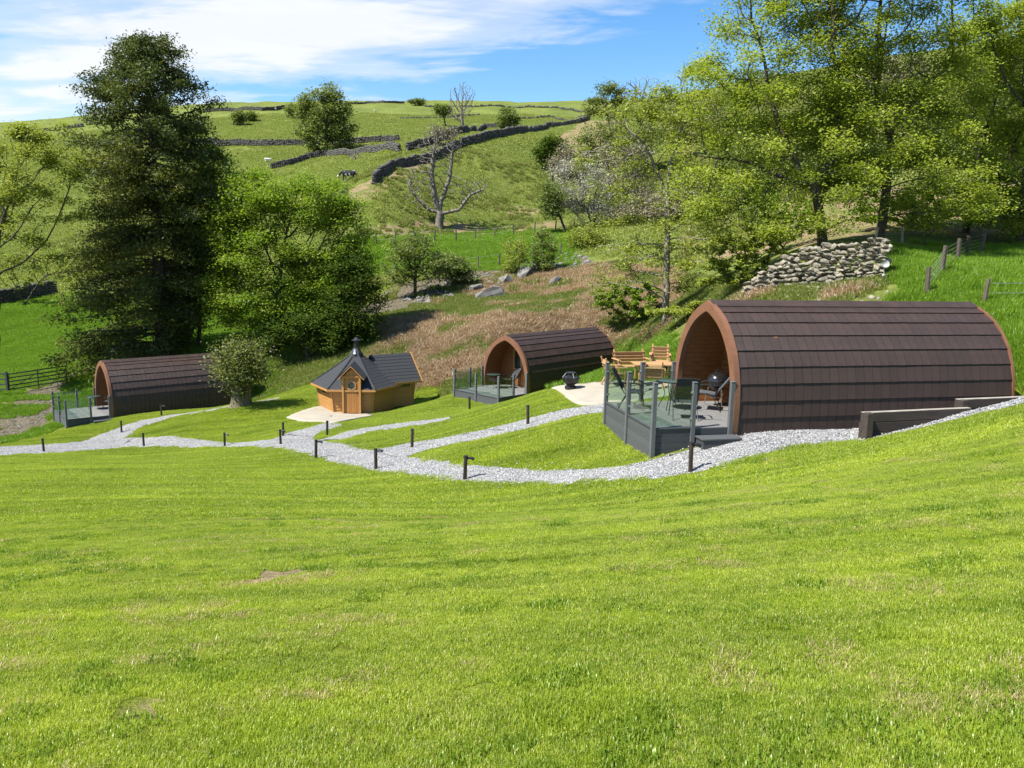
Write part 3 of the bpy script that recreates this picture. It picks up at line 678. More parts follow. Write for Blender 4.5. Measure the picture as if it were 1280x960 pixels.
def kettle_bbq(pose, x, y, z, label):
    root = empty('kettle_barbecue', podpt(pose, x, y, z), pose[3], label, 'barbecue')
    prof = [(.27 * math.sin(t), .62 - .24 * math.cos(t)) for t in np.linspace(.15, math.pi / 2, 9)]
    MB().lathe(prof, 24).build('bowl', M['enamel'], root, True)
    prof = [(.275 * math.cos(t), .635 + .22 * math.sin(t)) for t in np.linspace(0, math.pi / 2 - .08, 10)]
    li = MB().lathe(prof, 24).build('lid', M['enamel'], root, True)
    MB().tube([(-.06, 0, .85), (-.05, 0, .90), (.05, 0, .90), (.06, 0, .85)], .012, 6).build('handle', M['black'], li, True)
    MB().lathe([(.0, .79), (.05, .80), (.05, .815), (.0, .82)], 14, (-.17, -.1, -.03)).build('vent', M['steel'], li, True)
    for k in range(3):
        a = R(30 + 120 * k); MB().tube([(.2 * math.cos(a), .2 * math.sin(a), .5), (.3 * math.cos(a), .3 * math.sin(a), 0)], .012, 6).build('leg', M['steel'], root, True)
    MB().lathe([(.16, .2), (.19, .22), (.19, .225), (.02, .22)], 18).build('ash_pan', M['steel'], root, True)
kettle_bbq(POD1, .78, .80, DZ, 'black kettle barbecue in the porch of the pod by the sleepers')
patio_chair('patio_chair', POD2, .45, .15, DZ, R(160), 'black patio chair in the porch of the pod behind the fire pit', lean=.3)
round_table(POD2, -.25, .55, DZ, 'small round table on the deck of the pod behind the fire pit')
patio_chair('patio_chair', POD3, .3, .3, DZ, R(170), 'black patio chair in the porch of the pod below the conifer', lean=.3)
round_table(POD3, -.35, .6, DZ, 'small round table on the deck of the pod below the conifer')

def wooden_seat(px, py, rz, wide, label, Y=None):
    p = at(px, py, Y); root = empty('wooden_armchair' if wide < .9 else 'wooden_bench', (p[0], p[1], hgt(p[0], p[1]) + .075), rz, label, 'chair' if wide < .9 else 'bench')
    w = wide / 2; m = M['gtimber']
    for s in (-1, 1):
        MB().bar((.30, s * w, 0), (.24, s * w, .64), .05, .08, (0, 1, 0)).build('leg', m, root, bevel=.005)
        MB().bar((-.36, s * w, 0), (-.14, s * w, .40), .05, .09, (0, 1, 0)).build('leg', m, root, bevel=.005)
        MB().bar((.34, s * (w + .01), .66), (-.34, s * (w + .01), .655), .10, .03).build('armrest', m, root, bevel=.006)
        MB().bar((.24, s * (w - .03), .36), (-.24, s * (w - .03), .36), .04, .08).build('side_rail', m, root, bevel=.004)
        MB().bar((-.20, s * (w - .06), .34), (-.42, s * (w - .06), .98), .05, .05).build('back_post', m, root, bevel=.004)
    for i in range(5): MB().box(-.2 + i * .1, -.105 + i * .1, -w + .02, w - .02, .40, .425, .005).build('seat_slat', m, root)
    for i in range(4):
        t = i / 4; x, z = -.235 - .155 * t, .5 + .42 * t; hh = .05 if i < 3 else .075
        MB().bar((x, -w - .01, z), (x, w + .01, z), .025, hh * 2, (.3, 0, 1)).build('back_slat', m, root, bevel=.005)
    return root
wooden_seat(767, 492, R(10), .66, 'wooden armchair at the fire pit end of the timber table', 26.2)
wooden_seat(789, 486, R(-75), 1.25, 'wide wooden bench with slatted back along the far side of the timber table', 27.6)
wooden_seat(823, 484, R(-100), .66, 'narrow wooden armchair beside the bench, across the timber table', 27.6)
wooden_seat(815, 500, R(80), .66, 'wooden armchair with its back to the deck, at the timber table', 24.4)
p = at(817, 492, 25.9)
tb = empty('wooden_table', (p[0], p[1], hgt(p[0], p[1]) + .075), R(5), 'slatted wooden dining table on the pale patio behind the deck', 'table')
for i in range(6): MB().box(-.75, .75, -.42 + i * .14, -.285 + i * .14, .70, .735, .006).build('top_slat', M['gtimber'], tb)
for sx in (-1, 1):
    for sy in (-1, 1): MB().bar((sx * .62, sy * .32, 0), (sx * .58, sy * .28, .7), .08, .06).build('leg', M['gtimber'], tb, bevel=.005)
    MB().bar((sx * .58, -.36, .66), (sx * .58, .36, .66), .06, .08).build('cross_rail', M['gtimber'], tb, bevel=.005)
MB().bar((-.58, 0, .35), (.58, 0, .35), .05, .07).build('stretcher', M['gtimber'], tb, bevel=.005)
# fire pit
p = at(713, 489.5, 26.1)
fp = empty('fire_pit', (p[0], p[1], hgt(p[0], p[1]) + .075), .3, 'black octagonal fire pit with open wire lid on the pale patio', 'fire pit')
MB().lathe([(.18, 0), (.2, .0), (.22, .08), (.15, .12), (.15, .16)], 8).build('base', M['black'], fp)
MB().lathe([(.15, .155), (.28, .24), (.31, .36), (.33, .37), (.33, .39), (.29, .39), (.26, .25), (.1, .2)], 8).build('bowl', M['black'], fp)
ld = MB().lathe([(.31, .395), (.315, .395), (.315, .415), (.31, .415)], 8).build('lid_ring', M['black'], fp)
for k in range(8):
    a = 2 * math.pi * k / 8; c, s = math.cos(a), math.sin(a)
    MB().tube([(.31 * c, .31 * s, .40), (.17 * c, .17 * s, .56)], .011, 5).build('lid_bar', M['black'], fp, True)
MB().lathe([(.15, .555), (.185, .555), (.185, .575), (.15, .575)], 8).build('lid_cap', M['black'], fp)

# ------------------------------------------------------------------ bollard lights
def bollard(px, py, head, where):
    p = hit(px, py)
    root = empty('bollard_light', (p[0], p[1], hgt(p[0], p[1]) - .03), 0, ('dark bollard light with hooked head ' if head else 'dark straight bollard light ') + where, 'bollard light', 'bollard lights along the gravel paths')
    h = .60 + random.uniform(-.02, .02); root.rotation_euler = (random.uniform(-.03, .03), random.uniform(-.03, .03), random.uniform(-.25, .25))
    MB().lathe([(.047, 0), (.045, h * .5), (.046, h - .02), (.04, h)], 12).build('post', M['bollard'], root, True)
    MB().lathe([(.05, h - .005), (.053, h), (.05, h + .03), (.03, h + .035)], 12).build('cap', M['black'], root, True)
    if head:
        MB().tube([(.02, 0, h - .03), (.13, 0, h - .02), (.2, 0, h - .05)], [.03, .036, .04], 10).build('lamp_head', M['black'], root, True)
for b in [(581, 600, 1, 'on the lawn edge below the near deck'), (470, 587, 1, 'on the lawn edge opposite the patio path'), (395, 573, 1, 'on the lawn edge opposite the forks to the hut'), (351, 556, 1, 'in front of another at the hut path'),
          (281, 558, 1, 'on the lawn edge below the pollard stump'), (180, 558, 0, 'on the lawn edge below the far pod path'), (55, 565, 0, 'nearest the gate along the main path'), (152, 541, 0, 'where the path turns off to the far pod deck'), (202, 520, 1, 'against the long side of the far pod'),
          (515, 561, 0, 'at the start of the path to the big patio'), (660, 532, 0, 'halfway up the path to the big patio'), (587, 513, 0, 'on the grass in front of the middle pod deck'), (409, 545, 0, 'between the two hut paths'), (354, 546, 0, 'just behind another at the hut path fork'), (863, 590, 1, 'beside the step of the near deck')]: bollard(*b)

# ------------------------------------------------------------------ sleeper walls beside the near pod
def sleeper_wall(a, b, ztop, h, label, post):
    A, B = Vector((a[0], a[1], 0)), Vector((b[0], b[1], 0)); d = B - A
    root = empty('timber_retaining_wall', (A.x, A.y, ztop - h), math.atan2(d.y, d.x), label, 'retaining wall', 'sleeper walls beside the pod')
    L = d.length; n = int(round(h / .21))
    for i in range(n):
        me = MB().box(0.0 + random.uniform(-.015, .015), L + random.uniform(-.02, .02), -.06 + random.uniform(-.008, .008), .06, i * h / n + .004, (i + 1) * h / n, .012); me.build('sleeper', M['sleeper'], root)
    MB().box(-.02, .13, -.19, -.062, 0, h + post, .012).build('post', M['sleeper'], root)
    MB().box(.0, L, -.058, .058, h + .001, h + .014, .004).build('pale_top', M['greywood'], root)  # pale timber strip along the whole top of the sleepers
a, b = at(1076, 540, 15.95), at(1210, 520, 16.75); zt = at(1076, 516, 15.95)[2]
sleeper_wall(a, b, zt, .84, 'longer low wall of dark sleepers with a squared end post on the gravel', .03)
a, b = at(1194, 520, 16.95), at(1300, 510, 17.65); zt = at(1194, 499.5, 16.95)[2]
sleeper_wall(a, b, zt, .84, 'shorter higher wall of dark sleepers at the rear end of the pod', .02)

# ------------------------------------------------------------------ barbecue hut
def make_hut():
    g = at(441, 518, 36.5); ang = math.atan2(-1, .07)
    nx, ny = math.cos(ang), math.sin(ang); s = 1.86; ap = s * math.sqrt(3) / 2
    cx, cy = g[0] - nx * ap, g[1] - ny * ap
    root = empty('barbecue_hut', (cx, cy, hgt(g[0], g[1]) + .07), ang, 'hexagonal timber barbecue hut with dark shingled roof and chimney on the small patio', 'hut')
    lean, H, rb = .16, 1.36, s
    def corner(k, z): # corner k between face k-1 and k ; face 0 normal = +x
        a = R(-30 + 60 * k); r = rb + lean * z / H; return Vector((r * math.cos(a), r * math.sin(a), z))
    nb = 10
    for k in range(6):
        if k == 2: continue
        wall = MB()
        for i in range(nb):
            z0, z1 = H * i / nb + .004, H * (i + 1) / nb - .004
            a0, b0, a1, b1 = corner(k, z0), corner(k + 1, z0), corner(k, z1), corner(k + 1, z1)
            m = R(60 * k); n = Vector((math.cos(m), math.sin(m), 0)); bul = n * .018
            parts = [(0, 1)]
            if k == 0: parts = [(0, .31), (.69, 1)]
            for t0, t1 in parts:
                A0, B0, A1, B1 = a0.lerp(b0, t0), a0.lerp(b0, t1), a1.lerp(b1, t0), a1.lerp(b1, t1)
                wall.hexa([A0 - n * .05, B0 - n * .05, B0 + bul, A0 + bul, A1 - n * .05, B1 - n * .05, B1, A1])
        tag(wall.build('plank_wall', M['ptimber'], root), kind='stuff')
    for k in range(6):
        a, b = corner(k, -.02), corner(k, H); d = Vector((a.x, a.y, 0)).normalized()
        MB().bar(a + d * .0, b, .10, .07, d).build('corner_post', M['ptimber'], root)
    bs = MB()
    for k in range(6):
        a, b = corner(k, -.12), corner(k + 1, -.12); n = Vector((math.cos(R(60 * k)), math.sin(R(60 * k)), 0)) * .02
        bs.bar(a + n, b + n, .08, .24)
    tag(bs.build('base_beam', M['ptimber_dk'], root), kind='stuff')
    # small window in the left-hand wall (face 5)
    m = R(300); n = Vector((math.cos(m), math.sin(m), 0)); c = (corner(5, 1.05) + corner(6, 1.05)) / 2; t = Vector((-n.y, n.x, 0))
    wo = MB(); u = Vector((n.x * lean / H, n.y * lean / H, 1)).normalized()
    def quadbox(mb, c, t, u, n, w, h, d0, d1):
        mb.hexa([c - t * w + n * d0 - u * h, c + t * w + n * d0 - u * h, c + t * w + n * d1 - u * h, c - t * w + n * d1 - u * h, c - t * w + n * d0 + u * h, c + t * w + n * d0 + u * h, c + t * w + n * d1 + u * h, c - t * w + n * d1 + u * h])
    for off, w, h in ((t * .33, .035, .25), (t * -.33, .035, .25), (u * .22, .30, .03), (u * -.22, .30, .03)): quadbox(wo, c + off, t, u, n, w, h, .015, .05)
    wobj = wo.build('window', M['ptimber'], root); pb = MB(); quadbox(pb, c, t, u, n, .30, .20, .01, .03); pb.build('pane', M['pane'], wobj)
    # roof: six faces up to a smoke hood collar
    re, ze, rt, zt = rb + .42, H - .16, .36, 2.55
    def rc(k, t, lift=0): # bell curve roof edge
        a = R(-30 + 60 * k); r = re + (rt - re) * t; z = ze + (zt - ze) * (t + .03 * math.sin(math.pi * t) * -1) + lift; return Vector((r * math.cos(a), r * math.sin(a), z))
    rows = 11
    for k in range(6):
        mb = MB()
        for i in range(rows):
            t0, t1 = i / rows, (i + 1) / rows
            mb.hexa([rc(k, t0, -.02), rc(k + 1, t0, -.02), rc(k + 1, t1, -.03), rc(k, t1, -.03), rc(k, t0, .004), rc(k + 1, t0, .004), rc(k + 1, t1, -.004), rc(k, t1, -.004)])
        ro = mb.build('roof', M['felt'], root); tag(ro, kind='stuff')
        e = MB(); e.bar(rc(k, 0, -.055), rc(k + 1, 0, -.055), .03, .10); e.build('eave_board', M['ptimber'], root)
        r = MB(); r.tube([rc(k, t, .02) for t in np.linspace(0, 1, 8)], .035, 5); r.build('hip', M['felt'], root)
    # smoke hood and chimney
    MB().lathe([(.40, 2.50), (.30, 2.72), (.16, 2.95), (.14, 3.0)], 6, rot0=R(30)).build('hood', M['felt'], root)
    ch = MB().lathe([(.13, 2.98), (.13, 3.32), (.12, 3.33)], 14).build('chimney', M['black'], root, True)
    MB().lathe([(.05, 3.50), (.19, 3.38), (.24, 3.36), (.24, 3.345), (.05, 3.345)], 14).build('cowl', M['black'], ch, True)
    MB().hexa([(.20, -.12, 2.74), (.34, -.12, 2.70), (.34, -.0, 2.70), (.20, 0, 2.74), (.17, -.1, 2.92), (.19, -.1, 2.92), (.19, -.02, 2.92), (.17, -.02, 2.92)]).build('flashing', M['steel'], ch)
    # door in face 0 with its own little gable
    xf = ap + .25
    dr = MB()
    for y in (-.40, .40): dr.box(xf - .25, xf + .16, y - .045, y + .045, 0, 1.86, .006)
    dr.box(xf - .03, xf + .16, -.355, .355, 1.80, 1.86, .005)
    do = dr.build('door', M['ptimber'], root)
    for i in range(6):
        y0 = -.35 + i * .117; MB().box(xf + .06, xf + .10, y0, y0 + .112, .06, 1.795, .004).build('door_board', M['ptimber_dk'], do)
    hexp = lambda r, x: [(x, r * math.cos(R(30 + 60 * j)), 1.40 + r * math.sin(R(30 + 60 * j)) * 1.12) for j in range(6)]
    MB().add(hexp(.185, xf + .125), [tuple(range(6))]).add(hexp(.185, xf + .115), [tuple(range(5, -1, -1))]).build('pane', M['pane'], do)
    fr = MB(); o, i_ = hexp(.25, xf + .135), hexp(.18, xf + .135); o2, i2 = hexp(.25, xf + .10), hexp(.18, xf + .10)
    fr.add(o + i_ + o2 + i2, [f for j in range(6) for f in ((j, (j + 1) % 6, 6 + (j + 1) % 6, 6 + j), (j, 12 + j, 12 + (j + 1) % 6, (j + 1) % 6), (6 + j, 6 + (j + 1) % 6, 18 + (j + 1) % 6, 18 + j))])
    fr.build('window_frame', M['gtimber'], do)
    MB().tube([(xf + .10, .29, .95), (xf + .15, .29, .95), (xf + .15, .29, 1.1), (xf + .10, .29, 1.1)], .012, 6).build('handle', M['black'], do, True)
    ga = MB(); ga.add([(xf + .12, -.36, 1.865), (xf + .12, .36, 1.865), (xf + .12, 0, 2.22), (xf + .05, -.36, 1.865), (xf + .05, .36, 1.865), (xf + .05, 0, 2.22)], [(0, 1, 2), (5, 4, 3), (0, 3, 4, 1), (1, 4, 5, 2), (2, 5, 3, 0)])
    go = ga.build('gable', M['ptimber'], root)
    for sg in (-1, 1):
        MB().bar((xf + .22, sg * .62, 1.70), (xf + .22, sg * .01, 2.325), .035, .12, (1, 0, 0)).build('barge_board', M['ptimber'], go)
        MB().hexa([(xf + .24, sg * .64, 1.735), (xf - .75, sg * .64, 1.735), (xf - 1.15, 0, 2.385), (xf + .24, 0, 2.385), (xf + .24, sg * .66, 1.755), (xf - .75, sg * .66, 1.755), (xf - 1.15, 0, 2.42), (xf + .24, 0, 2.42)]).build('gable_roof', M['felt'], go)
    # rear room on face 2 (to the right and back)
    m = R(120); n = Vector((math.cos(m), math.sin(m), 0)); t = Vector((-n.y, n.x, 0)); LX = 1.02
    def ep(u, v, z): return n * (ap + u) + t * v + Vector((0, 0, z))
    hw = s / 2
    for sg in (-1, 1):
        mb = MB()
        for i in range(nb):
            z0, z1 = H * i / nb + .004, H * (i + 1) / nb - .004; f0, f1 = lean * .6 * z0 / H, lean * .6 * z1 / H
            mb.hexa([ep(0, sg * (hw - .05), z0), ep(LX + f0, sg * (hw - .05), z0), ep(LX + f0, sg * (hw + f0 + .018), z0), ep(0, sg * (hw + f0 + .018), z0), ep(0, sg * (hw - .05), z1), ep(LX + f1, sg * (hw - .05), z1), ep(LX + f1, sg * (hw + f1), z1), ep(0, sg * (hw + f1), z1)])
        tag(mb.build('room_wall', M['ptimber'], root), kind='stuff')
        MB().bar(ep(LX, sg * hw, 0), ep(LX + .1, sg * (hw + .1), H), .09, .09).build('corner_post', M['ptimber'], root)
    mb = MB()
    mb.add([ep(LX, -hw, 0), ep(LX, hw, 0), ep(LX + .1, hw + .1, H), ep(LX + .1, 0, 2.42), ep(LX + .1, -hw - .1, H)], [(0, 1, 2, 3, 4)]); mb.build('room_end_wall', M['ptimber'], root)
    wv = MB(); c = ep(.55, -hw - .07, 1.12)
    quadbox(wv, c, n, Vector((0, 0, 1)), t * -1, .33, .17, .02, .05); w2 = wv.build('window', M['ptimber'], root)
    wv = MB(); quadbox(wv, c, n, Vector((0, 0, 1)), t * -1, .28, .13, .045, .06); wv.build('pane', M['pane'], w2)
    for sg in (-1, 1):
        mb = MB(); zr, zeave = 2.58, H - .06
        for i in range(9):
            f0, f1 = i / 9, (i + 1) / 9
            def rp(u, f, l): return ep(u, sg * (hw + .38) * (1 - f), zeave + (zr - zeave) * f + l)
            u0, u1 = -.9, LX + .34
            mb.hexa([rp(u0, f0, -.02), rp(u1, f0, -.02), rp(u1, f1, -.03), rp(u0, f1, -.03), rp(u0, f0, .014), rp(u1, f0, .014), rp(u1, f1, -.004), rp(u0, f1, -.004)])
        tag(mb.build('room_roof', M['felt'], root), kind='stuff')
        MB().bar(ep(LX + .36, sg * (hw + .42), zeave - .05), ep(LX + .36, 0, zr + .0), .03, .13).build('barge_board', M['ptimber'], root)
        MB().bar(ep(-.1, sg * (hw + .39), zeave - .05), ep(LX + .32, sg * (hw + .39), zeave - .05), .03, .10).build('eave_board', M['ptimber'], root)
make_hut()

# ------------------------------------------------------------------ stones, walls, fences
def stone_mesh(seed, sub=1):
    bm = bmesh.new(); bmesh.ops.create_icosphere(bm, subdivisions=sub, radius=1); r = random.Random(seed)
    ax = [(Vector((r.gauss(0, 1), r.gauss(0, 1), r.gauss(0, 1))).normalized(), r.uniform(.42, .75)) for _ in range(8)]
    for v in bm.verts:
        for a, d in ax:
            k = v.co.dot(a)
            if k > d: v.co -= a * (k - d)
        v.co *= r.uniform(.93, 1.07)
    me = bpy.data.meshes.new('stone'); bm.to_mesh(me); bm.free(); return me
STONES = [stone_mesh(i) for i in range(10)]
for s_ in STONES: s_.materials.append(M['stone'])
def stone_np(seed):
    me = stone_mesh(seed); v = np.empty(len(me.vertices) * 3, np.float32); me.vertices.foreach_get('co', v)
    f = np.array([p.vertices[:] for p in me.polygons], np.int32); bpy.data.meshes.remove(me); return v.reshape(-1, 3), f
SNP = [stone_np(50 + i) for i in range(8)]
def scatter_stones(name, P, size, flat, mat, parent=None):
    """many stones too small to pick apart, as one mesh"""
    V, T, n0 = [], [], 0
    for i, p in enumerate(P):
        v, f = SNP[i % 8]; a = rng.uniform(0, 6.28); s = size[i] * rng.uniform(.7, 1.3, 3) * np.array([1, 1, flat])
        w = v * s; w = np.stack([w[:, 0] * np.cos(a) - w[:, 1] * np.sin(a), w[:, 0] * np.sin(a) + w[:, 1] * np.cos(a), w[:, 2]], 1) + p
        V.append(w); T.append(f + n0); n0 += len(v)
    o = mesh_obj(name, np_mesh(name, np.concatenate(V), tris=np.concatenate(T)), mat, parent); return tag(o, kind='stuff')
def near_wall():
    a, b = at(930, 366, 31.8), at(1109, 347, 29.2); root = empty('dry_stone_wall', (a[0], a[1], hgt(a[0], a[1])), 0, 'tumbledown pale dry stone wall under the sycamores behind the near pod', 'stone wall')
    d = (b - a)[:2]; L = np.linalg.norm(d); d = d / L; n = np.array([-d[1], d[0]]); base = np.array(root.location)
    cnt = 0
    s = 0.0
    while s < L:
        t = s / L; hh = np.interp(t, [0, .12, .4, .65, 1], [.35, .72, 1.32, 1.45, 1.36]); w = random.uniform(.24, .46)
        z = 0.0
        while z < hh and cnt < 299:
            h = random.uniform(.10, .23); q = a[:2] + d * (s + random.uniform(-.06, .1)) + n * random.uniform(-.05, .05) - n * (.08 * (1 - z / 1.4))
            o = mesh_obj('stone', random.choice(STONES), None, root)
            o.location = Vector((q[0], q[1], hgt(q[0], q[1]) + z + h * .4)) - Vector(base); o.scale = (w * random.uniform(.55, .72), random.uniform(.2, .32), h * random.uniform(.5, .7))
            o.rotation_euler = (random.uniform(-.2, .2), random.uniform(-.2, .2), math.atan2(d[1], d[0]) + random.uniform(-.25, .25)); z += h; cnt += 1
        s += w * .72
    k = 420; t = rng.uniform(0, 1, k); q = a[:2] + d * (t * L)[:, None] + n * rng.uniform(-.25, .6, k)[:, None]
    hh = np.interp(t, [0, .12, .4, .65, 1], [.25, .6, 1.15, 1.28, 1.22]); P = np.concatenate([q, (height(q[:, 0], q[:, 1]) + rng.uniform(0, 1, k) * hh)[:, None]], 1) - base
    P[:, :2] += n * .12; scatter_stones('wall_core', P, rng.uniform(.09, .2, k), .6, M['stone'], root)
    k = 90; t = rng.uniform(-.05, 1.02, k); q = a[:2] + d * (t * L)[:, None] - n * np.abs(rng.normal(.1, .5, k))[:, None]
    P = np.concatenate([q, (height(q[:, 0], q[:, 1]) + .03)[:, None]], 1) - base; scatter_stones('fallen_stones', P, rng.uniform(.06, .17, k), .6, M['stone'], root)
near_wall()
def far_wall(pts, h, label, thick=.6, bl=.36, ruin=0.0):
    W_ = np.array([hit(*p) for p in pts]); d = np.concatenate([[0], np.cumsum(np.linalg.norm(np.diff(W_[:, :2], axis=0), axis=1))]); L = d[-1]
    root = empty('dry_stone_wall', W_[0], 0, label, 'stone wall', 'dry stone walls on the hill'); base = W_[0]
    h *= .66; rows = max(int(h / .25), 2); V, Q, n0 = [], [], 0; k = int(L / bl)
    hexf = np.array([(3, 2, 1, 0), (4, 5, 6, 7), (0, 1, 5, 4), (1, 2, 6, 5), (2, 3, 7, 6), (3, 0, 4, 7)])
    ss = (np.arange(k) + .5) * bl; X = np.interp(ss, d, W_[:, 0]); Y = np.interp(ss, d, W_[:, 1]); Z = height(X, Y)
    X2 = np.interp(ss + .3, d, W_[:, 0]); Y2 = np.interp(ss + .3, d, W_[:, 1])
    if k < 2: return
    dirx = np.gradient(X); diry = np.gradient(Y); nn = np.hypot(dirx, diry) + 1e-6; dirx, diry = dirx / nn, diry / nn
    for i in range(k):
        hl = h * (1 + .06 * rng.normal()) * (1 - ruin * (rng.uniform() < .5) * rng.uniform())
        rw = rows + int(rng.integers(-1, 2)); ph = rng.uniform(-.5, .5)
        for r in range(rw):
            zc = Z[i] + hl * (r + .5) / rw + ph * .1; wx, wy, wz = bl * rng.uniform(.4, .62), thick / 2 * rng.uniform(.75, 1.1) * (1.15 - .3 * r / rows), hl / rw * rng.uniform(.38, .62)
            e = np.array([(-1, -1, -1), (1, -1, -1), (1, 1, -1), (-1, 1, -1), (-1, -1, 1), (1, -1, 1), (1, 1, 1), (-1, 1, 1)]) * np.array([wx, wy, wz]) * rng.uniform(.7, 1.12, (8, 3))
            V.append(np.stack([e[:, 0] * dirx[i] - e[:, 1] * diry[i] + X[i], e[:, 0] * diry[i] + e[:, 1] * dirx[i] + Y[i], e[:, 2] + zc], 1) - base); Q.append(hexf + n0); n0 += 8
    tag(mesh_obj('stones', np_mesh('stones', np.concatenate(V), np.concatenate(Q)), M['stone_far'], root), kind='stuff')
far_wall([(467, 231), (489, 212), (515, 206), (542, 200), (566, 187), (598, 178), (648, 167), (683, 160), (737, 150)], 1.7, 'long dark dry stone wall climbing the hill past the bare tree')
far_wall([(404, 261), (420, 253), (438, 245)], 1.6, 'short dark piece of dry stone wall at the foot of the climbing wall')
far_wall([(232, 184), (275, 182.5), (330, 182), (377, 181.5), (443, 180), (500, 176)], 1.7, 'straight dry stone wall running across the field behind the round green tree')
far_wall([(338, 212), (359, 207), (383, 199), (406, 195), (430, 193.5), (453, 192.5), (499, 190)], 1.6, 'curved dry stone wall passing under the round green tree')
far_wall([(256, 140), (290, 139), (328, 138.5), (356, 135)], 1.5, 'high thin dry stone wall below the skyline left of the round green tree')
far_wall([(430, 131), (460, 129), (480, 128.5), (505, 129)], 1.0, 'dry stone wall on the very crest of the hill')
far_wall([(508, 189), (541, 180), (580, 167), (605, 160), (630, 158)], 1.7, 'dark dry stone wall above and behind the climbing wall, ending at a round bush')
far_wall([(-60, 386), (0, 380), (30, 374), (70, 366)], 1.9, 'dark dry stone wall at the top of the bright green field')
far_wall([(30, 168), (60, 164), (105, 158)], 1.6, 'distant dry stone wall on the slope beside the conifer top')
far_wall([(530, 133.5), (600, 133.5), (660, 134), (700, 135.5), (745, 139)], .9, 'low broken dry stone wall along the crest beside the white cloud', ruin=.8)
far_wall([(500, 149), (560, 147), (600, 144)], .8, 'ruined line of stones across the upper field', ruin=.9)
far_wall([(648, 148), (690, 146), (735, 146)], .8, 'ruined line of stones near the crest above the climbing wall', ruin=.9)

def boulder(px, py, size, rz, label, seed):
    p = hit(px, py); me = stone_mesh(seed, 2); me.materials.append(M['boulder'])
    o = mesh_obj('boulder', me); o.location = (p[0], p[1], hgt(p[0], p[1]) + size[2] * .3); o.scale = size; o.rotation_euler = (random.uniform(-.15, .15), R(-14), rz); tag(o, label, 'boulder', 'boulders by the stream')
boulder(613, 371, (1.35, .8, .62), R(25), 'long flat grey boulder lying on the bracken bank', 3)
boulder(693, 355, (.75, .6, .5), R(30), 'smaller tilted grey boulder on the bracken bank near the willow shrubs', 4)
boulder(632, 352, (1.0, .8, .6), 0, 'squat grey boulder at the stream edge above the flat one', 5)
boulder(655, 345, (1.1, .8, .7), 1, 'rounded pale boulder among the stream stones', 6)
boulder(595, 362, (.8, .6, .5), 1, 'angular grey boulder at the lower end of the stream stones', 8)
def px_points(poly, k):
    p = np.array(poly, float); lo, hi = p.min(0), p.max(0); q = rng.uniform(lo, hi, (k * 4, 2)); q = q[inpoly(q[:, 0], q[:, 1], poly)][:k]
    return np.array([hit(*a) for a in q])
P = px_points([(500, 374), (540, 356), (600, 345), (640, 332), (720, 314), (748, 326), (690, 344), (640, 356), (580, 372), (520, 380)], 420)
tag(scatter_stones('stream_stones', P, rng.uniform(.15, .5, len(P)) * rng.uniform(.4, 1, len(P)), .6, M['boulder']), 'grey stones heaped along the stream bed', 'stones')
P = px_points([(-20, 545), (0, 530), (40, 505), (62, 480), (85, 476), (76, 505), (60, 530), (20, 550)], 260)
tag(scatter_stones('track_stones', P, rng.uniform(.03, .11, len(P)), .6, M['boulder']), 'grey stones scattered over the track by the gate', 'stones')
P = px_points([(800, 445), (860, 425), (1110, 350), (1130, 380), (900, 390), (820, 450)], 60)
tag(scatter_stones('bank_stones', P, rng.uniform(.08, .25, len(P)), .7, M['stone']), 'pale stones lying on the bank behind the near pod', 'stones')

def fence(posts, label, r, h, wires, mat='oldwood', group=None, lean=.05):
    B = [at(*p) if len(p) == 3 else hit(*p) for p in posts]; base = B[0]
    root = empty('wire_fence', (base[0], base[1], hgt(base[0], base[1])), 0, label, 'fence', group); tops = []
    for p in B:
        z = hgt(p[0], p[1]); a = Vector((p[0], p[1], z - .1)) - root.location; t = a + Vector((random.gauss(0, lean), random.gauss(0, lean), h * random.uniform(.9, 1.08) + .1))
        MB().tube([a, (a + t) / 2, t], [r, r * .95, r * .9], 7).build('post', M[mat], root, True); tops.append((a, t))
    for (a, t), (b, u) in zip(tops, tops[1:]):
        for f in wires: MB().tube([a.lerp(t, f), (a.lerp(t, f) + b.lerp(u, f)) / 2 - Vector((0, 0, .02)), b.lerp(u, f)], .006 if r < .1 else .008, 4).build('wire', M['wire'], root)
fence([(1158, 371, 26.3), (1176, 354, 28.6), (1196, 337, 31.5), (1208, 324, 34.5), (1225, 322, 36)], 'old post and wire fence between the wall end and the bright grass', .085, .95, (.3, .45, .6, .75, .9))
fence([(1229, 380, 25), (1290, 372, 25)], 'leaning post with wire at the edge of the bright grass behind the pod', .07, .8, (.5, .85))
fence([(1093, 304, 35.0), (1128, 300, 36.5)], 'pale short post with wire between the two sycamore trunks and the wall', .06, .75, (.6, .9), 'greywood')
fence([(470, 306), (494, 304), (518, 303), (543, 302), (570, 301), (594, 299), (618, 297), (642, 294), (668, 291), (694, 289), (718, 288)], 'line of field fence posts at the foot of the hill below the bare tree', .075, 1.1, (.5, .9))
fence([(572, 338), (598, 336), (624, 332), (650, 328), (700, 318)], 'line of field fence posts above the stream stones', .07, 1.1, (.5, .9))
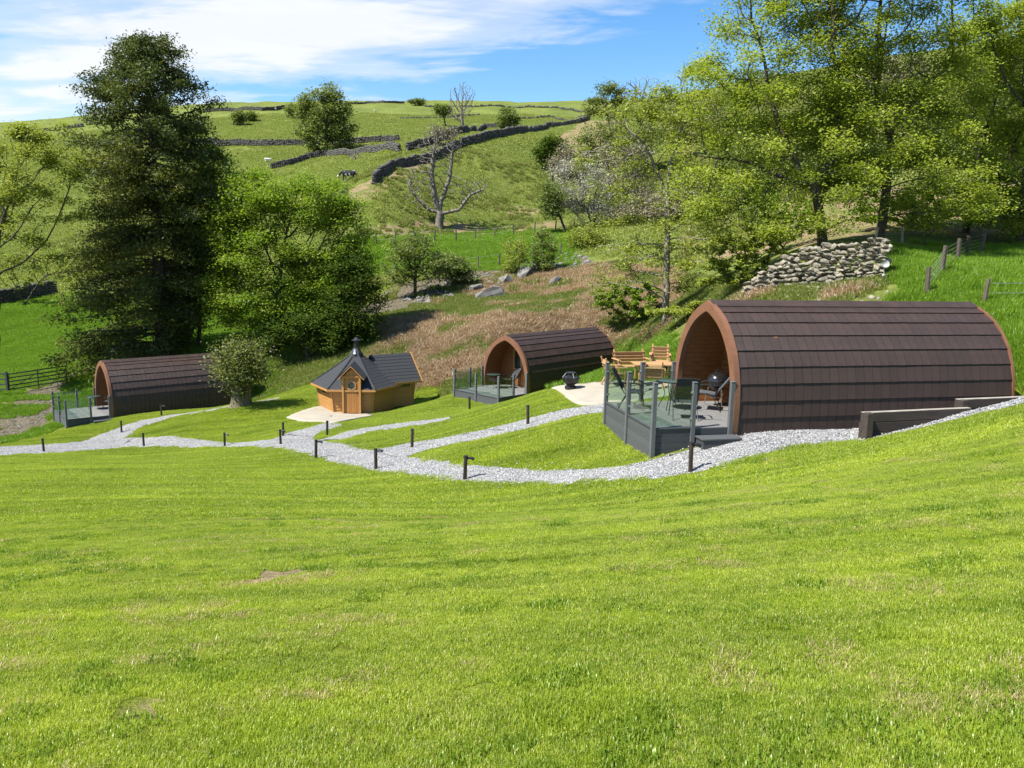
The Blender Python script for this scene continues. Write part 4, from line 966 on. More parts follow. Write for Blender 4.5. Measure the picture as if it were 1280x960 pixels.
def rail_fence(ax, bx, Y0, Y1, py0, py1, n, h, name, label, cat, mat, brace):
    a, b = at(ax, py0, Y0), at(bx, py1, Y1); a[2], b[2] = hgt(a[0], a[1]), hgt(b[0], b[1])
    root = empty(name, a, math.atan2(b[1] - a[1], b[0] - a[0]), label, cat); L = math.hypot(b[0] - a[0], b[1] - a[1]); dz = (b[2] - a[2])
    for i in range(n):
        z = h * (.14 + .82 * i / (n - 1)); MB().bar((0, 0, z), (L, 0, z + dz), .03, .09 if not brace else .075).build('rail', M[mat], root)
    for t in ((0, 1) if not brace else (.0, .5, 1)):
        MB().bar((L * t, .045, -.1 + dz * t), (L * t, .045, h * (1.08 if not brace else 1.0) + dz * t), .11 if not brace else .07, .11 if not brace else .04, (0, 1, 0)).build('post' if not brace else 'stile', M[mat], root)
    if brace:
        for t0, t1 in ((.02, .5), (.98, .5)): MB().bar((L * t0, -.03, h * .15), (L * t1, -.03, h * .95), .03, .07, (0, 1, 0)).build('brace', M[mat], root)
rail_fence(-60, 9, 46.5, 46.5, 490, 489, 4, 1.2, 'rail_fence', 'dark four-rail timber fence joining the field gate', 'fence', 'fascia', False)
rail_fence(12, 84, 46.6, 48.5, 489, 483, 5, 1.15, 'field_gate', 'weathered five-bar timber gate across the stony track', 'gate', 'oldwood', True)
# small round dish on a thin stake at the wall end
p = at(1104, 348, 28.6); g = hgt(p[0], p[1])
dl = empty('round_dish', (p[0], p[1], g), R(-15), 'small white round dish on a thin stake at the end of the dry stone wall', 'dish')
MB().tube([(0, 0, -.1), (0, 0, .66)], .014, 6).build('stake', M['wire'], dl, True)
o = MB().lathe([(.02, 0), (.10, .025), (.135, .06), (.14, .07), (.10, .04), (.02, .015)], 18).build('dish', M['white'], dl, True); o.location = (0, -.03, .66); o.rotation_euler = (R(80), 0, R(10))
MB().lathe([(.03, .2), (.055, .22), (.055, .27), (.02, .3)], 12).build('bracket', M['white'], dl, True)

# ------------------------------------------------------------------ grazing animals
def animal(name, px, py, s, mat, rz, label, cat, Y=None):
    p = hit(px, py); spine = [(-.95, 1.05, .10), (-.85, 1.02, .26), (-.45, .98, .34), (.1, .93, .37), (.55, .98, .33), (.8, 1.08, .22), (1.0, 1.02, .17), (1.15, .84, .15), (1.3, .70, .13), (1.48, .56, .085), (1.53, .54, .03)]
    mb = MB(); vs, fs, n = [], [], 10
    for i, (x, z, r) in enumerate(spine):
        for k in range(n):
            a = 2 * math.pi * k / n; vs.append((x, r * .8 * math.cos(a), z + r * math.sin(a)))
    for i in range(len(spine) - 1):
        for k in range(n): fs.append((i * n + k, i * n + (k + 1) % n, (i + 1) * n + (k + 1) % n, (i + 1) * n + k))
    mb.add(vs, fs + [tuple(range(n - 1, -1, -1)), tuple(range((len(spine) - 1) * n, len(spine) * n))])
    for x, hind in ((-.68, 1), (-.6, 1), (.5, 0), (.62, 0)):
        y = .17 if x in (-.68, .62) else -.17
        pts = [(x, y, .9), (x + .1 * hind, y, .62), (x - .09 * hind, y, .34), (x - .02 * hind, y, .12), (x + .03, y, 0)]
        mb.tube(pts, [.15, .11, .065, .055, .065], 7)
    mb.tube([(-.92, 0, 1.15), (-1.02, 0, .95), (-1.0, 0, .5)], [.04, .03, .05], 6)
    for y in (-1, 1): mb.hexa([(1.16, y * .1, .92), (1.22, y * .1, .90), (1.2, y * .26, .93), (1.15, y * .26, .94), (1.16, y * .1, .97), (1.22, y * .1, .95), (1.2, y * .26, .96), (1.15, y * .26, .97)])
    o = mb.build(name, mat, None, True); o.location = (p[0], p[1], hgt(p[0], p[1]) - .03); o.scale = (s, s, s); o.rotation_euler = (0, 0, rz); return tag(o, label, cat)
def hide_mat(name, a, b, sc, lo, hi):
    m, nt, bs = new_mat(name); tc = nt.nodes.new('ShaderNodeTexCoord'); bs.inputs['Roughness'].default_value = .9
    nt.links.new(mixc(nt, ramp(nt, noise(nt, tc.outputs['Object'], sc, 2), [(lo, 0.), (hi, 1.)]), a, b), bs.inputs['Base Color']); return m
M['cow'] = hide_mat('black_and_white_hide', (.012, .012, .012), (.7, .68, .64), 1.2, .52, .55); M['fleece'] = hide_mat('white_fleece', (.5, .47, .4), (.72, .7, .64), 6, .3, .7)
animal('cow', 436, 226, 1.0, M['cow'], R(170), 'black and white cow grazing below the small bare tree', 'cow')
for px, py, rz, lb in [(335, 203, 20, 'white sheep grazing in the field above the bright leafy tree'), (343, 138, 190, 'white sheep beside the highest stone wall'), (468, 140, 100, 'white sheep in the field right of the round green tree')]:
    animal('sheep', px, py, .62, M['fleece'], R(rz), lb, 'sheep')

# ------------------------------------------------------------------ trees
def colonize(att, trunk, tpar, step, kill, iters, r, up=.12, jit=.12):
    cap = 9000; P = np.zeros((cap, 3)); par = np.full(cap, -1); n = len(trunk); P[:n] = trunk; par[:n] = tpar; kids = np.zeros(cap, int); np.add.at(kids, tpar[1:], 1)
    alive = np.ones(len(att), bool)
    D = np.linalg.norm(att[:, None] - P[None, :n], axis=2); near = D.argmin(1); nd_ = D.min(1)
    for _ in range(iters):
        a = np.nonzero(alive)[0]
        if not len(a) or n > cap - 400: break
        nn = near[a]; v = att[a] - P[nn]; v /= np.linalg.norm(v, axis=1)[:, None] + 1e-9
        acc = np.zeros((n, 3)); np.add.at(acc, nn, v); src = np.unique(nn); src = src[kids[src] < 4]
        if not len(src): break
        d = acc[src]; d /= np.linalg.norm(d, axis=1)[:, None] + 1e-9; d += r.normal(0, jit, d.shape); d[:, 2] += up
        pv = P[src] - P[np.maximum(par[src], 0)]; pl = np.linalg.norm(pv, axis=1)[:, None]; d += .35 * pv / np.maximum(pl, 1e-6) * (pl > 0)
        d /= np.linalg.norm(d, axis=1)[:, None]
        k = len(src); P[n:n + k] = P[src] + d * step; par[n:n + k] = src; kids[src] += 1
        Dn = np.linalg.norm(att[a][:, None] - P[None, n:n + k], axis=2); j = Dn.argmin(1); m = Dn[np.arange(len(a)), j]
        better = m < nd_[a]; near[a[better]] = n + j[better]; nd_[a[better]] = m[better]; n += k
        alive[a[nd_[a] < kill]] = False
    return P[:n], par[:n]
def radii(par, tip, expo, rmax=None):
    n = len(par); acc = np.zeros(n)
    kids = np.bincount(par[1:][par[1:] >= 0], minlength=n); 
    R_ = np.zeros(n)
    for i in range(n - 1, -1, -1):
        if acc[i] == 0: acc[i] = tip ** expo
        R_[i] = acc[i] ** (1 / expo)
        if par[i] >= 0: acc[par[i]] += acc[i]
    if rmax: f = min(rmax / R_[0], 1.5); t = (R_ / R_[0]); R_ = np.maximum(R_ * (1 + (f - 1) * t ** .5), tip * .8)
    return R_, kids
def tubes_np(P, par, Rr, rmin=0.0, sides=6):
    e = np.nonzero((par >= 0) & (Rr >= rmin))[0]; a, b = P[par[e]], P[e]; d = b - a; L = np.linalg.norm(d, axis=1)[:, None] + 1e-9; d = d / L
    ref = np.where(np.abs(d[:, 2:3]) > .9, np.array([[1., 0, 0]]), np.array([[0, 0, 1.]])); x = np.cross(d, ref); x /= np.linalg.norm(x, axis=1)[:, None]; y = np.cross(d, x)
    ra = np.minimum(Rr[par[e]], Rr[e] * 1.35)[:, None, None]; rb = Rr[e][:, None, None]; t = np.arange(sides) * 2 * np.pi / sides
    c = np.cos(t)[None, :, None] * x[:, None] + np.sin(t)[None, :, None] * y[:, None]
    V = np.concatenate([a[:, None] + c * ra - d[:, None] * ra * .3, b[:, None] + c * rb], 1).reshape(-1, 3)
    k = np.arange(sides); q = np.stack([k, (k + 1) % sides, (k + 1) % sides + sides, k + sides], 1)
    return V, (q[None] + (np.arange(len(e)) * 2 * sides)[:, None, None]).reshape(-1, 4)
def leaves_np(C_, size, r, aspect=.62, upb=.55, droop=.25, tone_c=None):
    n = len(C_); nrm = r.normal(0, 1, (n, 3)); nrm[:, 2] = np.abs(nrm[:, 2]) + upb; nrm /= np.linalg.norm(nrm, axis=1)[:, None]
    a = r.normal(0, 1, (n, 3)); a[:, 2] -= droop; a -= nrm * (a * nrm).sum(1)[:, None]; a /= np.linalg.norm(a, axis=1)[:, None] + 1e-9; b = np.cross(nrm, a)
    s = (size * r.uniform(.6, 1.3, n))[:, None]; bend = nrm * s * r.uniform(-.22, .05, n)[:, None]
    V = np.stack([C_ - a * s * .5 + bend, C_ + b * s * aspect * .5, C_ + a * s * .55 + bend, C_ - b * s * aspect * .5], 1).reshape(-1, 3)
    return V, np.arange(n * 4).reshape(-1, 4)
def crown_obj(C_, tone, size, mat, root, base, r, name='crown', **kw):
    V, Q = leaves_np(C_ - base, size, r, **kw); me = np_mesh(name, V, Q); fattr(me, 'tone', np.repeat(np.clip(tone, 0, 1), 4))
    return tag(mesh_obj(name, me, mat, root), kind='stuff')
def blobs_to_m(blobs, Y):
    out = []
    for b in blobs:
        cx, cy, rx, ry = b[:4]; dy = b[4] if len(b) > 4 else 0.0; k = Y / 960
        c = at(cx, cy, Y + dy); out.append((c, np.array([rx * k, max(min(rx, ry * 1.3) * k * .9, rx * k * .6), ry * k])))
    return out
def tree(name, label, px, Y, blobs, leaf, nleaf, lsize, seed, natt=700, trunk_r=.25, tip=.014, fork=None, group=None, bark='bark', sigma=None, step=None, bx=0, dens_p=2.0, twig_leaf=2.2, cat='tree', by=None, rmin=0.0, lean=0, upb=1.1, sides=6, tone_b=0.0, limbs=(), gam=.5):
    r = np.random.default_rng(seed); bm_ = blobs_to_m(blobs, Y)
    g = at(px, 400, Y); base = np.array([g[0], Y, hgt(g[0], Y)])
    root = empty(name, base, 0, label, cat, group)
    vol = np.array([np.prod(b[1]) for b in bm_]) ** .8; vol /= vol.sum(); idx = r.choice(len(bm_), natt, p=vol)
    d = r.normal(0, 1, (natt, 3)); d /= np.linalg.norm(d, axis=1)[:, None]; d *= (r.uniform(0, 1, natt) ** (1 / (dens_p + .8)))[:, None]
    cs = np.array([b[0] for b in bm_]); rs = np.array([b[1] for b in bm_]); att = cs[idx] + d * rs[idx]
    att[:, 2] = np.maximum(att[:, 2], base[2] + .25)
    zlo, zhi = att[:, 2].min(), att[:, 2].max(); H = zhi - base[2]
    fz = base[2] + (.25 * H if fork is None else fork); step = step or max(H / 34, .12)
    c0 = cs.mean(0); nt_ = max(int((fz - base[2]) / step), 2); t = np.linspace(0, 1, nt_ + 1)[:, None]
    top = np.array([base[0] + (c0[0] - base[0]) * .25 + lean, base[1] + (c0[1] - base[1]) * .25, fz])
    trunk = base * (1 - t) + top * t; trunk[1:-1, :2] += r.normal(0, step * .06, (nt_ - 1, 2)); trunk[0, 2] -= .25
    tp = np.arange(len(trunk)) - 1; start = len(trunk) - 1
    for lb_ in limbs:                                       # main limbs seen in the photograph
        pts = [trunk[start]] + [at(q[0], q[1], Y + (q[2] if len(q) > 2 else 0)) for q in lb_]; prev = start
        for a_, b_ in zip(pts, pts[1:]):
            m_ = max(int(np.linalg.norm(b_ - a_) / step), 1)
            for i_ in range(1, m_ + 1):
                trunk = np.vstack([trunk, a_ + (b_ - a_) * i_ / m_ + r.normal(0, step * .12, 3)]); tp = np.append(tp, prev); prev = len(trunk) - 1
    P, par = colonize(att, trunk, tp, step, step * 1.6, 90, r)
    Rr, kids = radii(par, tip, 2.25, trunk_r)
    Rr[0] *= 1.35
    V, Q = tubes_np(P - base, par, Rr, rmin, sides); mesh_obj('trunk', np_mesh('trunk', V, Q, smooth=True), M[bark], root)
    if nleaf:
        thin = np.nonzero(Rr < tip * twig_leaf)[0]; sigma = sigma or step * .75
        wt = r.gamma(gam, 1, len(thin)); pick = r.choice(thin, nleaf, p=wt / wt.sum()); ct = r.uniform(0, 1, len(P))
        C_ = P[pick] + r.normal(0, sigma, (nleaf, 3)) * np.array([1, 1, .5])
        # leaf tone differs at random between twigs and single leaves
        crown_obj(C_, ct[pick] * .5 + r.uniform(0, 1, nleaf) * .5 + tone_b, lsize, M[leaf], root, base, r, upb=upb)
    return root
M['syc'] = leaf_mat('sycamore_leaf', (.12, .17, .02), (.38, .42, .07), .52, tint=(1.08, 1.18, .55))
M['syc_dk'] = leaf_mat('sycamore_dark_leaf', (.08, .145, .014), (.26, .33, .034), .52, tint=(1., 1.2, .5))  # darker, greener leaf colour for whole crowns and thickets
M['ash'] = leaf_mat('young_leaf', (.14, .19, .03), (.30, .345, .06), .42)
M['holly'] = leaf_mat('evergreen_leaf', (.03, .062, .012), (.085, .135, .024), .35, gloss=.0)
M['hillbush'] = leaf_mat('hill_shrub_leaf', (.07, .11, .028), (.19, .235, .07), .38)
M['blossom'] = leaf_mat('grey_blossom', (.26, .25, .20), (.46, .45, .38), .3, tint=(1, 1, .9))
M['twig'] = leaf_mat('budding_twig', (.17, .15, .10), (.29, .27, .18), .2, tint=(1, 1, .8))
M['conif'] = leaf_mat('conifer_needle', (.032, .052, .013), (.105, .13, .034), .32, gloss=.02)
M['conif_ol'] = leaf_mat('olive_conifer_needle', (.055, .075, .014), (.18, .195, .042), .38, gloss=.02)
M['ivy'] = leaf_mat('ivy_leaf', (.055, .085, .012), (.20, .215, .05), .35, gloss=.03)

# the big sycamores behind the near pod
G1 = 'broadleaf trees behind the near pod'
tree('sycamore_tree', 'large spreading sycamore rising from the dry stone wall, the stouter left trunk', 1022, 34.5,
     [(1000, 40, 105, 75), (930, 110, 85, 70), (890, 200, 55, 90), (1010, 170, 110, 90), (940, 290, 60, 60, -1.5), (880, 260, 45, 50, -1), (1040, 250, 70, 45, -2), (960, -60, 80, 60), (1060, -90, 110, 70)], 'syc', 88000, .125, 11, natt=2000, trunk_r=.38, fork=2.6, group=G1, limbs=([(1000, 215), (975, 160), (955, 90)], [(1040, 200), (1050, 120), (1040, 40)], [(985, 225), (930, 200), (885, 195)]), sigma=.36, tip=.012)
tree('sycamore_tree', 'second big sycamore with the taller straight trunk, beside the wall end', 1090, 36.0,
     [(1110, 40, 110, 80), (1170, 120, 70, 80), (1090, 150, 90, 80), (1150, 215, 75, 50, -2), (1200, 250, 60, 40, -2.5), (1040, 220, 60, 40, 1), (1110, -70, 120, 70)], 'syc', 74000, .125, 12, natt=1900, trunk_r=.38, fork=4.6, group=G1, limbs=([(1095, 130), (1100, 60)], [(1115, 160), (1150, 110), (1180, 90)]), sigma=.36, tip=.012)
tree('sycamore_tree', 'slender sycamore at the right beyond the bright grass, by the wire fence', 1195, 41,
     [(1240, 90, 60, 60), (1215, 190, 70, 60), (1270, 150, 60, 70), (1160, 260, 50, 40, -2), (1230, 265, 60, 30, -2)], 'syc', 42000, .135, 13, natt=700, trunk_r=.17, fork=3.5, group=G1, sigma=.36)
tree('sycamore_tree', 'broad sycamore whose branches hang over the bright grass', 1262, 38,
     [(1290, 20, 70, 60), (1330, 110, 80, 80), (1265, 225, 60, 45), (1300, 275, 60, 30), (1240, 40, 40, 40)], 'syc', 46000, .13, 14, natt=800, trunk_r=.22, fork=3.0, group=G1, sigma=.36)
tree('ash_tree', 'tall thin forked tree with sparse yellow leaves behind the deck', 832, 41,
     [(800, 150, 60, 40), (850, 130, 60, 45), (760, 200, 45, 50), (870, 210, 45, 60), (770, 330, 45, 45), (830, 330, 70, 50), (900, 300, 40, 45), (780, 260, 45, 30)], 'ash', 17000, .14, 15, natt=700, trunk_r=.20, fork=6.3, group=G1, bark='bark_pale', limbs=([(818, 205), (805, 180), (785, 162)], [(838, 205), (846, 178), (858, 140)]), sigma=.26, twig_leaf=1.8)
tree('hazel_shrub', 'pale yellow-leaved shrub spilling down the bank behind the near pod arch', 862, 37, [(845, 405, 30, 26), (875, 395, 26, 20), (820, 415, 16, 16), (900, 388, 20, 10)], 'ash', 7000, .14, 16, natt=200, trunk_r=.05, fork=.2, cat='shrub', tone_b=.15)
tree('hawthorn_shrub', 'green shrub growing in front of the left part of the stone wall', 925, 33.5, [(925, 325, 45, 40), (960, 310, 30, 25), (890, 345, 25, 30)], 'syc', 9000, .13, 17, natt=260, trunk_r=.07, fork=.4, cat='shrub')
for i, (px, Y, bl, nm) in enumerate([(1130, 43, [(1130, 262, 60, 34), (1090, 270, 30, 25)], 'low green thicket behind the two sycamore trunks'), (1215, 46, [(1220, 262, 60, 30)], 'low green thicket behind the wire fence'),
                                    (975, 44, [(975, 270, 50, 40), (940, 250, 30, 30)], 'leafy thicket behind the stone wall left of the stouter trunk'), (1280, 48, [(1290, 240, 60, 45)], 'leafy thicket under the branches beyond the bright grass'), (800, 47, [(795, 380, 35, 30), (760, 372, 25, 20)], 'straggling green shrub at the foot of the thin forked tree')]):
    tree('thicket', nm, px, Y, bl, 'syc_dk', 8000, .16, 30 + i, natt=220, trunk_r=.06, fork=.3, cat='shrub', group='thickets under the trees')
# wooded slope far right
WS = [(690, 98, [(690, 192, 20, 22)], 'holly', 'dark rounded evergreen bush on the slope above the grey blossom bush', 5000, .3),
      (735, 86, [(725, 232, 40, 42), (745, 260, 30, 30)], 'blossom', 'grey-white blossoming bush on the slope', 8000, .2), (770, 92, [(780, 215, 40, 50)], 'twig', 'greyish budding tree beside the blossoming bush', 6000, .2),
      (705, 84, [(690, 250, 16, 25)], 'hillbush', 'small dark green bush at the left edge of the blossom bush', 3000, .25), (760, 130, [(762, 125, 22, 22), (745, 135, 14, 14)], 'hillbush', 'round green tree on the skyline left of the bare crown', 4500, .35),
      (800, 110, [(800, 170, 50, 45), (830, 150, 35, 35)], 'hillbush', 'olive green tree on the upper slope behind the thin forked tree', 8000, .3), (880, 90, [(890, 220, 45, 50)], 'hillbush', 'mid green tree on the slope behind the sycamores', 6000, .3),
      (950, 80, [(960, 190, 45, 50)], 'hillbush', 'green tree on the wooded slope seen through the sycamore crowns', 6000, .3), (1020, 85, [(1020, 170, 45, 45)], 'hillbush', 'olive green tree on the wooded slope between the sycamores', 6000, .3),
      (1190, 80, [(1190, 130, 45, 40)], 'hillbush', 'green tree high on the wooded slope right of the sycamores', 6000, .3), (1240, 90, [(1235, 95, 40, 35)], 'hillbush', 'tree at the top of the wooded slope at the right', 6000, .32), (1280, 75, [(1290, 150, 45, 45)], 'hillbush', 'dark green tree low on the wooded slope at the right', 6000, .28),
      (1120, 88, [(1120, 110, 45, 40)], 'twig', 'grey budding tree high on the wooded slope', 6000, .3), (860, 78, [(850, 265, 40, 35)], 'twig', 'grey-brown bushes on the slope behind the thin forked tree', 5000, .22), (730, 74, [(735, 300, 25, 22)], 'ash', 'yellow-green shrub at the field corner below the blossoming bush', 3000, .2)]
WS += [(930, 70, [(925, 235, 50, 45)], 'hillbush', 'olive tree low on the wooded slope left of the stouter sycamore trunk', 8000, .24), (1060, 62, [(1060, 225, 55, 40)], 'hillbush', 'bushy tree right behind the two sycamore trunks', 8000, .22), (1150, 66, [(1150, 205, 50, 45)], 'hillbush', 'bushy tree low on the wooded slope behind the hanging branches', 8000, .22),
       (1230, 64, [(1230, 190, 50, 45)], 'hillbush', 'broad olive tree on the wooded slope above the wire fence', 8000, .22), (1290, 100, [(1280, 70, 50, 40)], 'twig', 'grey budding tree on top of the wooded slope', 7000, .3), (740, 95, [(712, 205, 24, 26)], 'twig', 'grey twiggy bush left of the olive tree on the upper slope', 6000, .22), (800, 84, [(800, 268, 38, 34)], 'twig', 'grey thorn scrub behind the trunk of the thin forked tree', 7000, .2),
       (762, 100, [(755, 185, 36, 34)], 'hillbush', 'mid green scrub between the dark evergreen bush and the olive tree', 6000, .26), (940, 115, [(940, 120, 50, 35)], 'hillbush', 'tree on the rim of the wooded slope left of the sycamores', 7000, .32), (870, 112, [(870, 150, 35, 35)], 'twig', 'grey budding tree high on the slope beside the thin forked tree', 6000, .3)]
for i, (px, Y, bl, lf, lb, n, sz) in enumerate(WS): tree('hillside_tree' if n > 3000 else 'hillside_shrub', lb, px, Y, bl, lf, n, sz, 60 + i, natt=170, trunk_r=.14, tip=.02, fork=.8, group='trees on the hillside', sigma=.5, cat='tree' if n > 3000 else 'shrub')
# by the stream and on the hill
tree('alder_tree', 'young green alder with a forked dark trunk beside the stream', 519, 60, [(518, 315, 32, 30), (500, 335, 25, 25), (540, 335, 28, 28)], 'hillbush', 6500, .19, 80, natt=420, trunk_r=.14, tip=.016, fork=1.6, sigma=.3, tone_b=.15)
tree('alder_tree', 'smaller darker alder right of the young alder, above the stream stones', 568, 62, [(568, 335, 22, 18), (578, 345, 18, 14)], 'hillbush', 4500, .17, 81, natt=260, trunk_r=.11, tip=.015, fork=.8, sigma=.25)
tree('willow_shrub', 'upright yellow-green willow shrub left of its neighbour by the stream stones', 645, 65, [(645, 315, 20, 22), (640, 330, 16, 14)], 'ash', 2600, .16, 82, natt=240, trunk_r=.05, tip=.012, fork=.3, sigma=.2, cat='shrub')
tree('willow_shrub', 'taller greener willow shrub at the right end of the stream stones', 680, 66, [(680, 310, 17, 24), (678, 330, 17, 14)], 'hillbush', 3600, .17, 83, natt=260, trunk_r=.05, tip=.012, fork=.3, sigma=.22, cat='shrub', tone_b=.2)
tree('bare_tree', 'large bare grey tree with crooked limbs standing alone on the slope', 548, 87, [(545, 195, 26, 40), (565, 180, 16, 25), (525, 225, 22, 22), (585, 238, 24, 16), (520, 250, 16, 12), (602, 232, 10, 14), (540, 168, 14, 16)], 'twig', 0, .2, 84, natt=1900, trunk_r=.48, tip=.026, fork=1.5, step=.24, limbs=([(544, 250), (539, 218), (543, 185)], [(551, 252), (562, 222), (566, 188)], [(536, 262), (522, 248), (511, 230)], [(556, 266), (574, 262), (588, 243), (603, 238)]), bark='bark_grey', sides=5)
tree('bare_tree', 'bare tree whose twigs rise above the skyline near the hill crest', 576, 190, [(578, 125, 18, 22), (570, 140, 14, 12)], 'twig', 0, .2, 85, natt=700, trunk_r=.4, tip=.035, step=.4, fork=2.5, bark='bark_grey', sides=4)
tree('bare_tree', 'small slender bare tree beside the cow', 446, 122, [(446, 203, 12, 16)], 'twig', 0, .2, 86, natt=400, trunk_r=.16, tip=.022, step=.25, fork=2, bark='bark_grey', sides=4)
tree('bare_tree', 'bare twiggy tree on the skyline above the thin forked tree', 805, 120, [(805, 112, 30, 16), (790, 118, 18, 12)], 'twig', 0, .2, 87, natt=700, trunk_r=.22, tip=.022, step=.28, fork=3, bark='bark_grey', sides=4)
tree('round_green_tree', 'big rounded green tree standing at the bend of the hill walls', 410, 148, [(405, 135, 32, 28), (420, 150, 26, 30), (390, 155, 24, 28), (410, 175, 30, 22), (425, 185, 20, 14), (412, 118, 16, 14)], 'hillbush', 17000, .42, 88, natt=500, trunk_r=.5, tip=.04, fork=2.0, sigma=.7, tone_b=.2)
for i, (px, Y, bl, lb, n) in enumerate([(300, 215, [(299, 146, 7, 8)], 'small round dark tree alone in the upper field', 1800), (313, 222, [(313, 144, 6, 6)], 'small brownish tree next to the round dark one in the upper field', 900), (366, 222, [(365, 138, 8, 9)], 'small thin tree left of the round green tree', 900),
                                       (635, 190, [(635, 150, 13, 13)], 'round olive bush at the end of the upper dark wall', 3000), (525, 268, [(524, 127, 8, 4), (514, 127, 5, 3)], 'low bush on the crest of the hill', 1200), (556, 200, [(553, 137, 10, 7)], 'leafy bush beside the crest bare tree', 1500), (545, 112, [(556, 166, 14, 7)], 'grey thorn bushes along the climbing wall', 900)]):
    tree('hawthorn_bush', lb, px, Y, bl, 'hillbush' if i != 6 else 'twig', n, .5 if Y > 150 else .3, 90 + i, natt=90, trunk_r=.2, tip=.05, fork=.8, sigma=.6, group='small trees and bushes on the hill', cat='bush', sides=4)
# left: belt behind the far pod
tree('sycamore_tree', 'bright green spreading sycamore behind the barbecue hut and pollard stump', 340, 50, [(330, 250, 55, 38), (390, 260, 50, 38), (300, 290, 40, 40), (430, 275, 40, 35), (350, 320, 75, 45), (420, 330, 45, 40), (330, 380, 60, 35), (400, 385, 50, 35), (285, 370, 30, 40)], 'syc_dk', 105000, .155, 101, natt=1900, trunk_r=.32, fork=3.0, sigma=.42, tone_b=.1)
tree('holly_tree', 'dense dark evergreen tree at the right edge of the bright sycamore', 447, 48.5, [(445, 345, 30, 32), (455, 385, 30, 30), (425, 395, 32, 30), (450, 415, 25, 16)], 'holly', 20000, .15, 102, natt=420, trunk_r=.16, fork=.8, sigma=.35)
tree('holly_tree', 'low dark evergreen bush behind the pollard stump', 385, 48, [(375, 410, 40, 22), (410, 425, 30, 18), (345, 418, 25, 18)], 'holly', 12000, .15, 103, natt=300, trunk_r=.12, fork=.5, sigma=.32, tone_b=.15)
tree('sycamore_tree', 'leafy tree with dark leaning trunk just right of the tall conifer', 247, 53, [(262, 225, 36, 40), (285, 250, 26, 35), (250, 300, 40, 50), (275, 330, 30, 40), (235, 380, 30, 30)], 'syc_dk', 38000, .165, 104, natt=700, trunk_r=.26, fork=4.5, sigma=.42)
tree('ash_tree', 'feathery pale yellow-green tree at the left edge beyond the gate', -25, 45, [(15, 200, 50, 50), (60, 190, 40, 45), (30, 260, 50, 45), (80, 250, 30, 40), (-30, 230, 60, 70), (-20, 330, 50, 40), (50, 320, 30, 25)], 'ash', 27000, .15, 105, natt=700, trunk_r=.26, fork=2.6, sigma=.3, twig_leaf=1.8)
tree('hawthorn_shrub', 'pale leafy shrubs along the dark wall above the bright field', 30, 72, [(30, 350, 35, 14), (60, 330, 30, 20), (100, 345, 25, 20), (5, 335, 20, 15)], 'ash', 5000, .18, 106, natt=240, trunk_r=.08, tip=.015, fork=.4, cat='shrub')

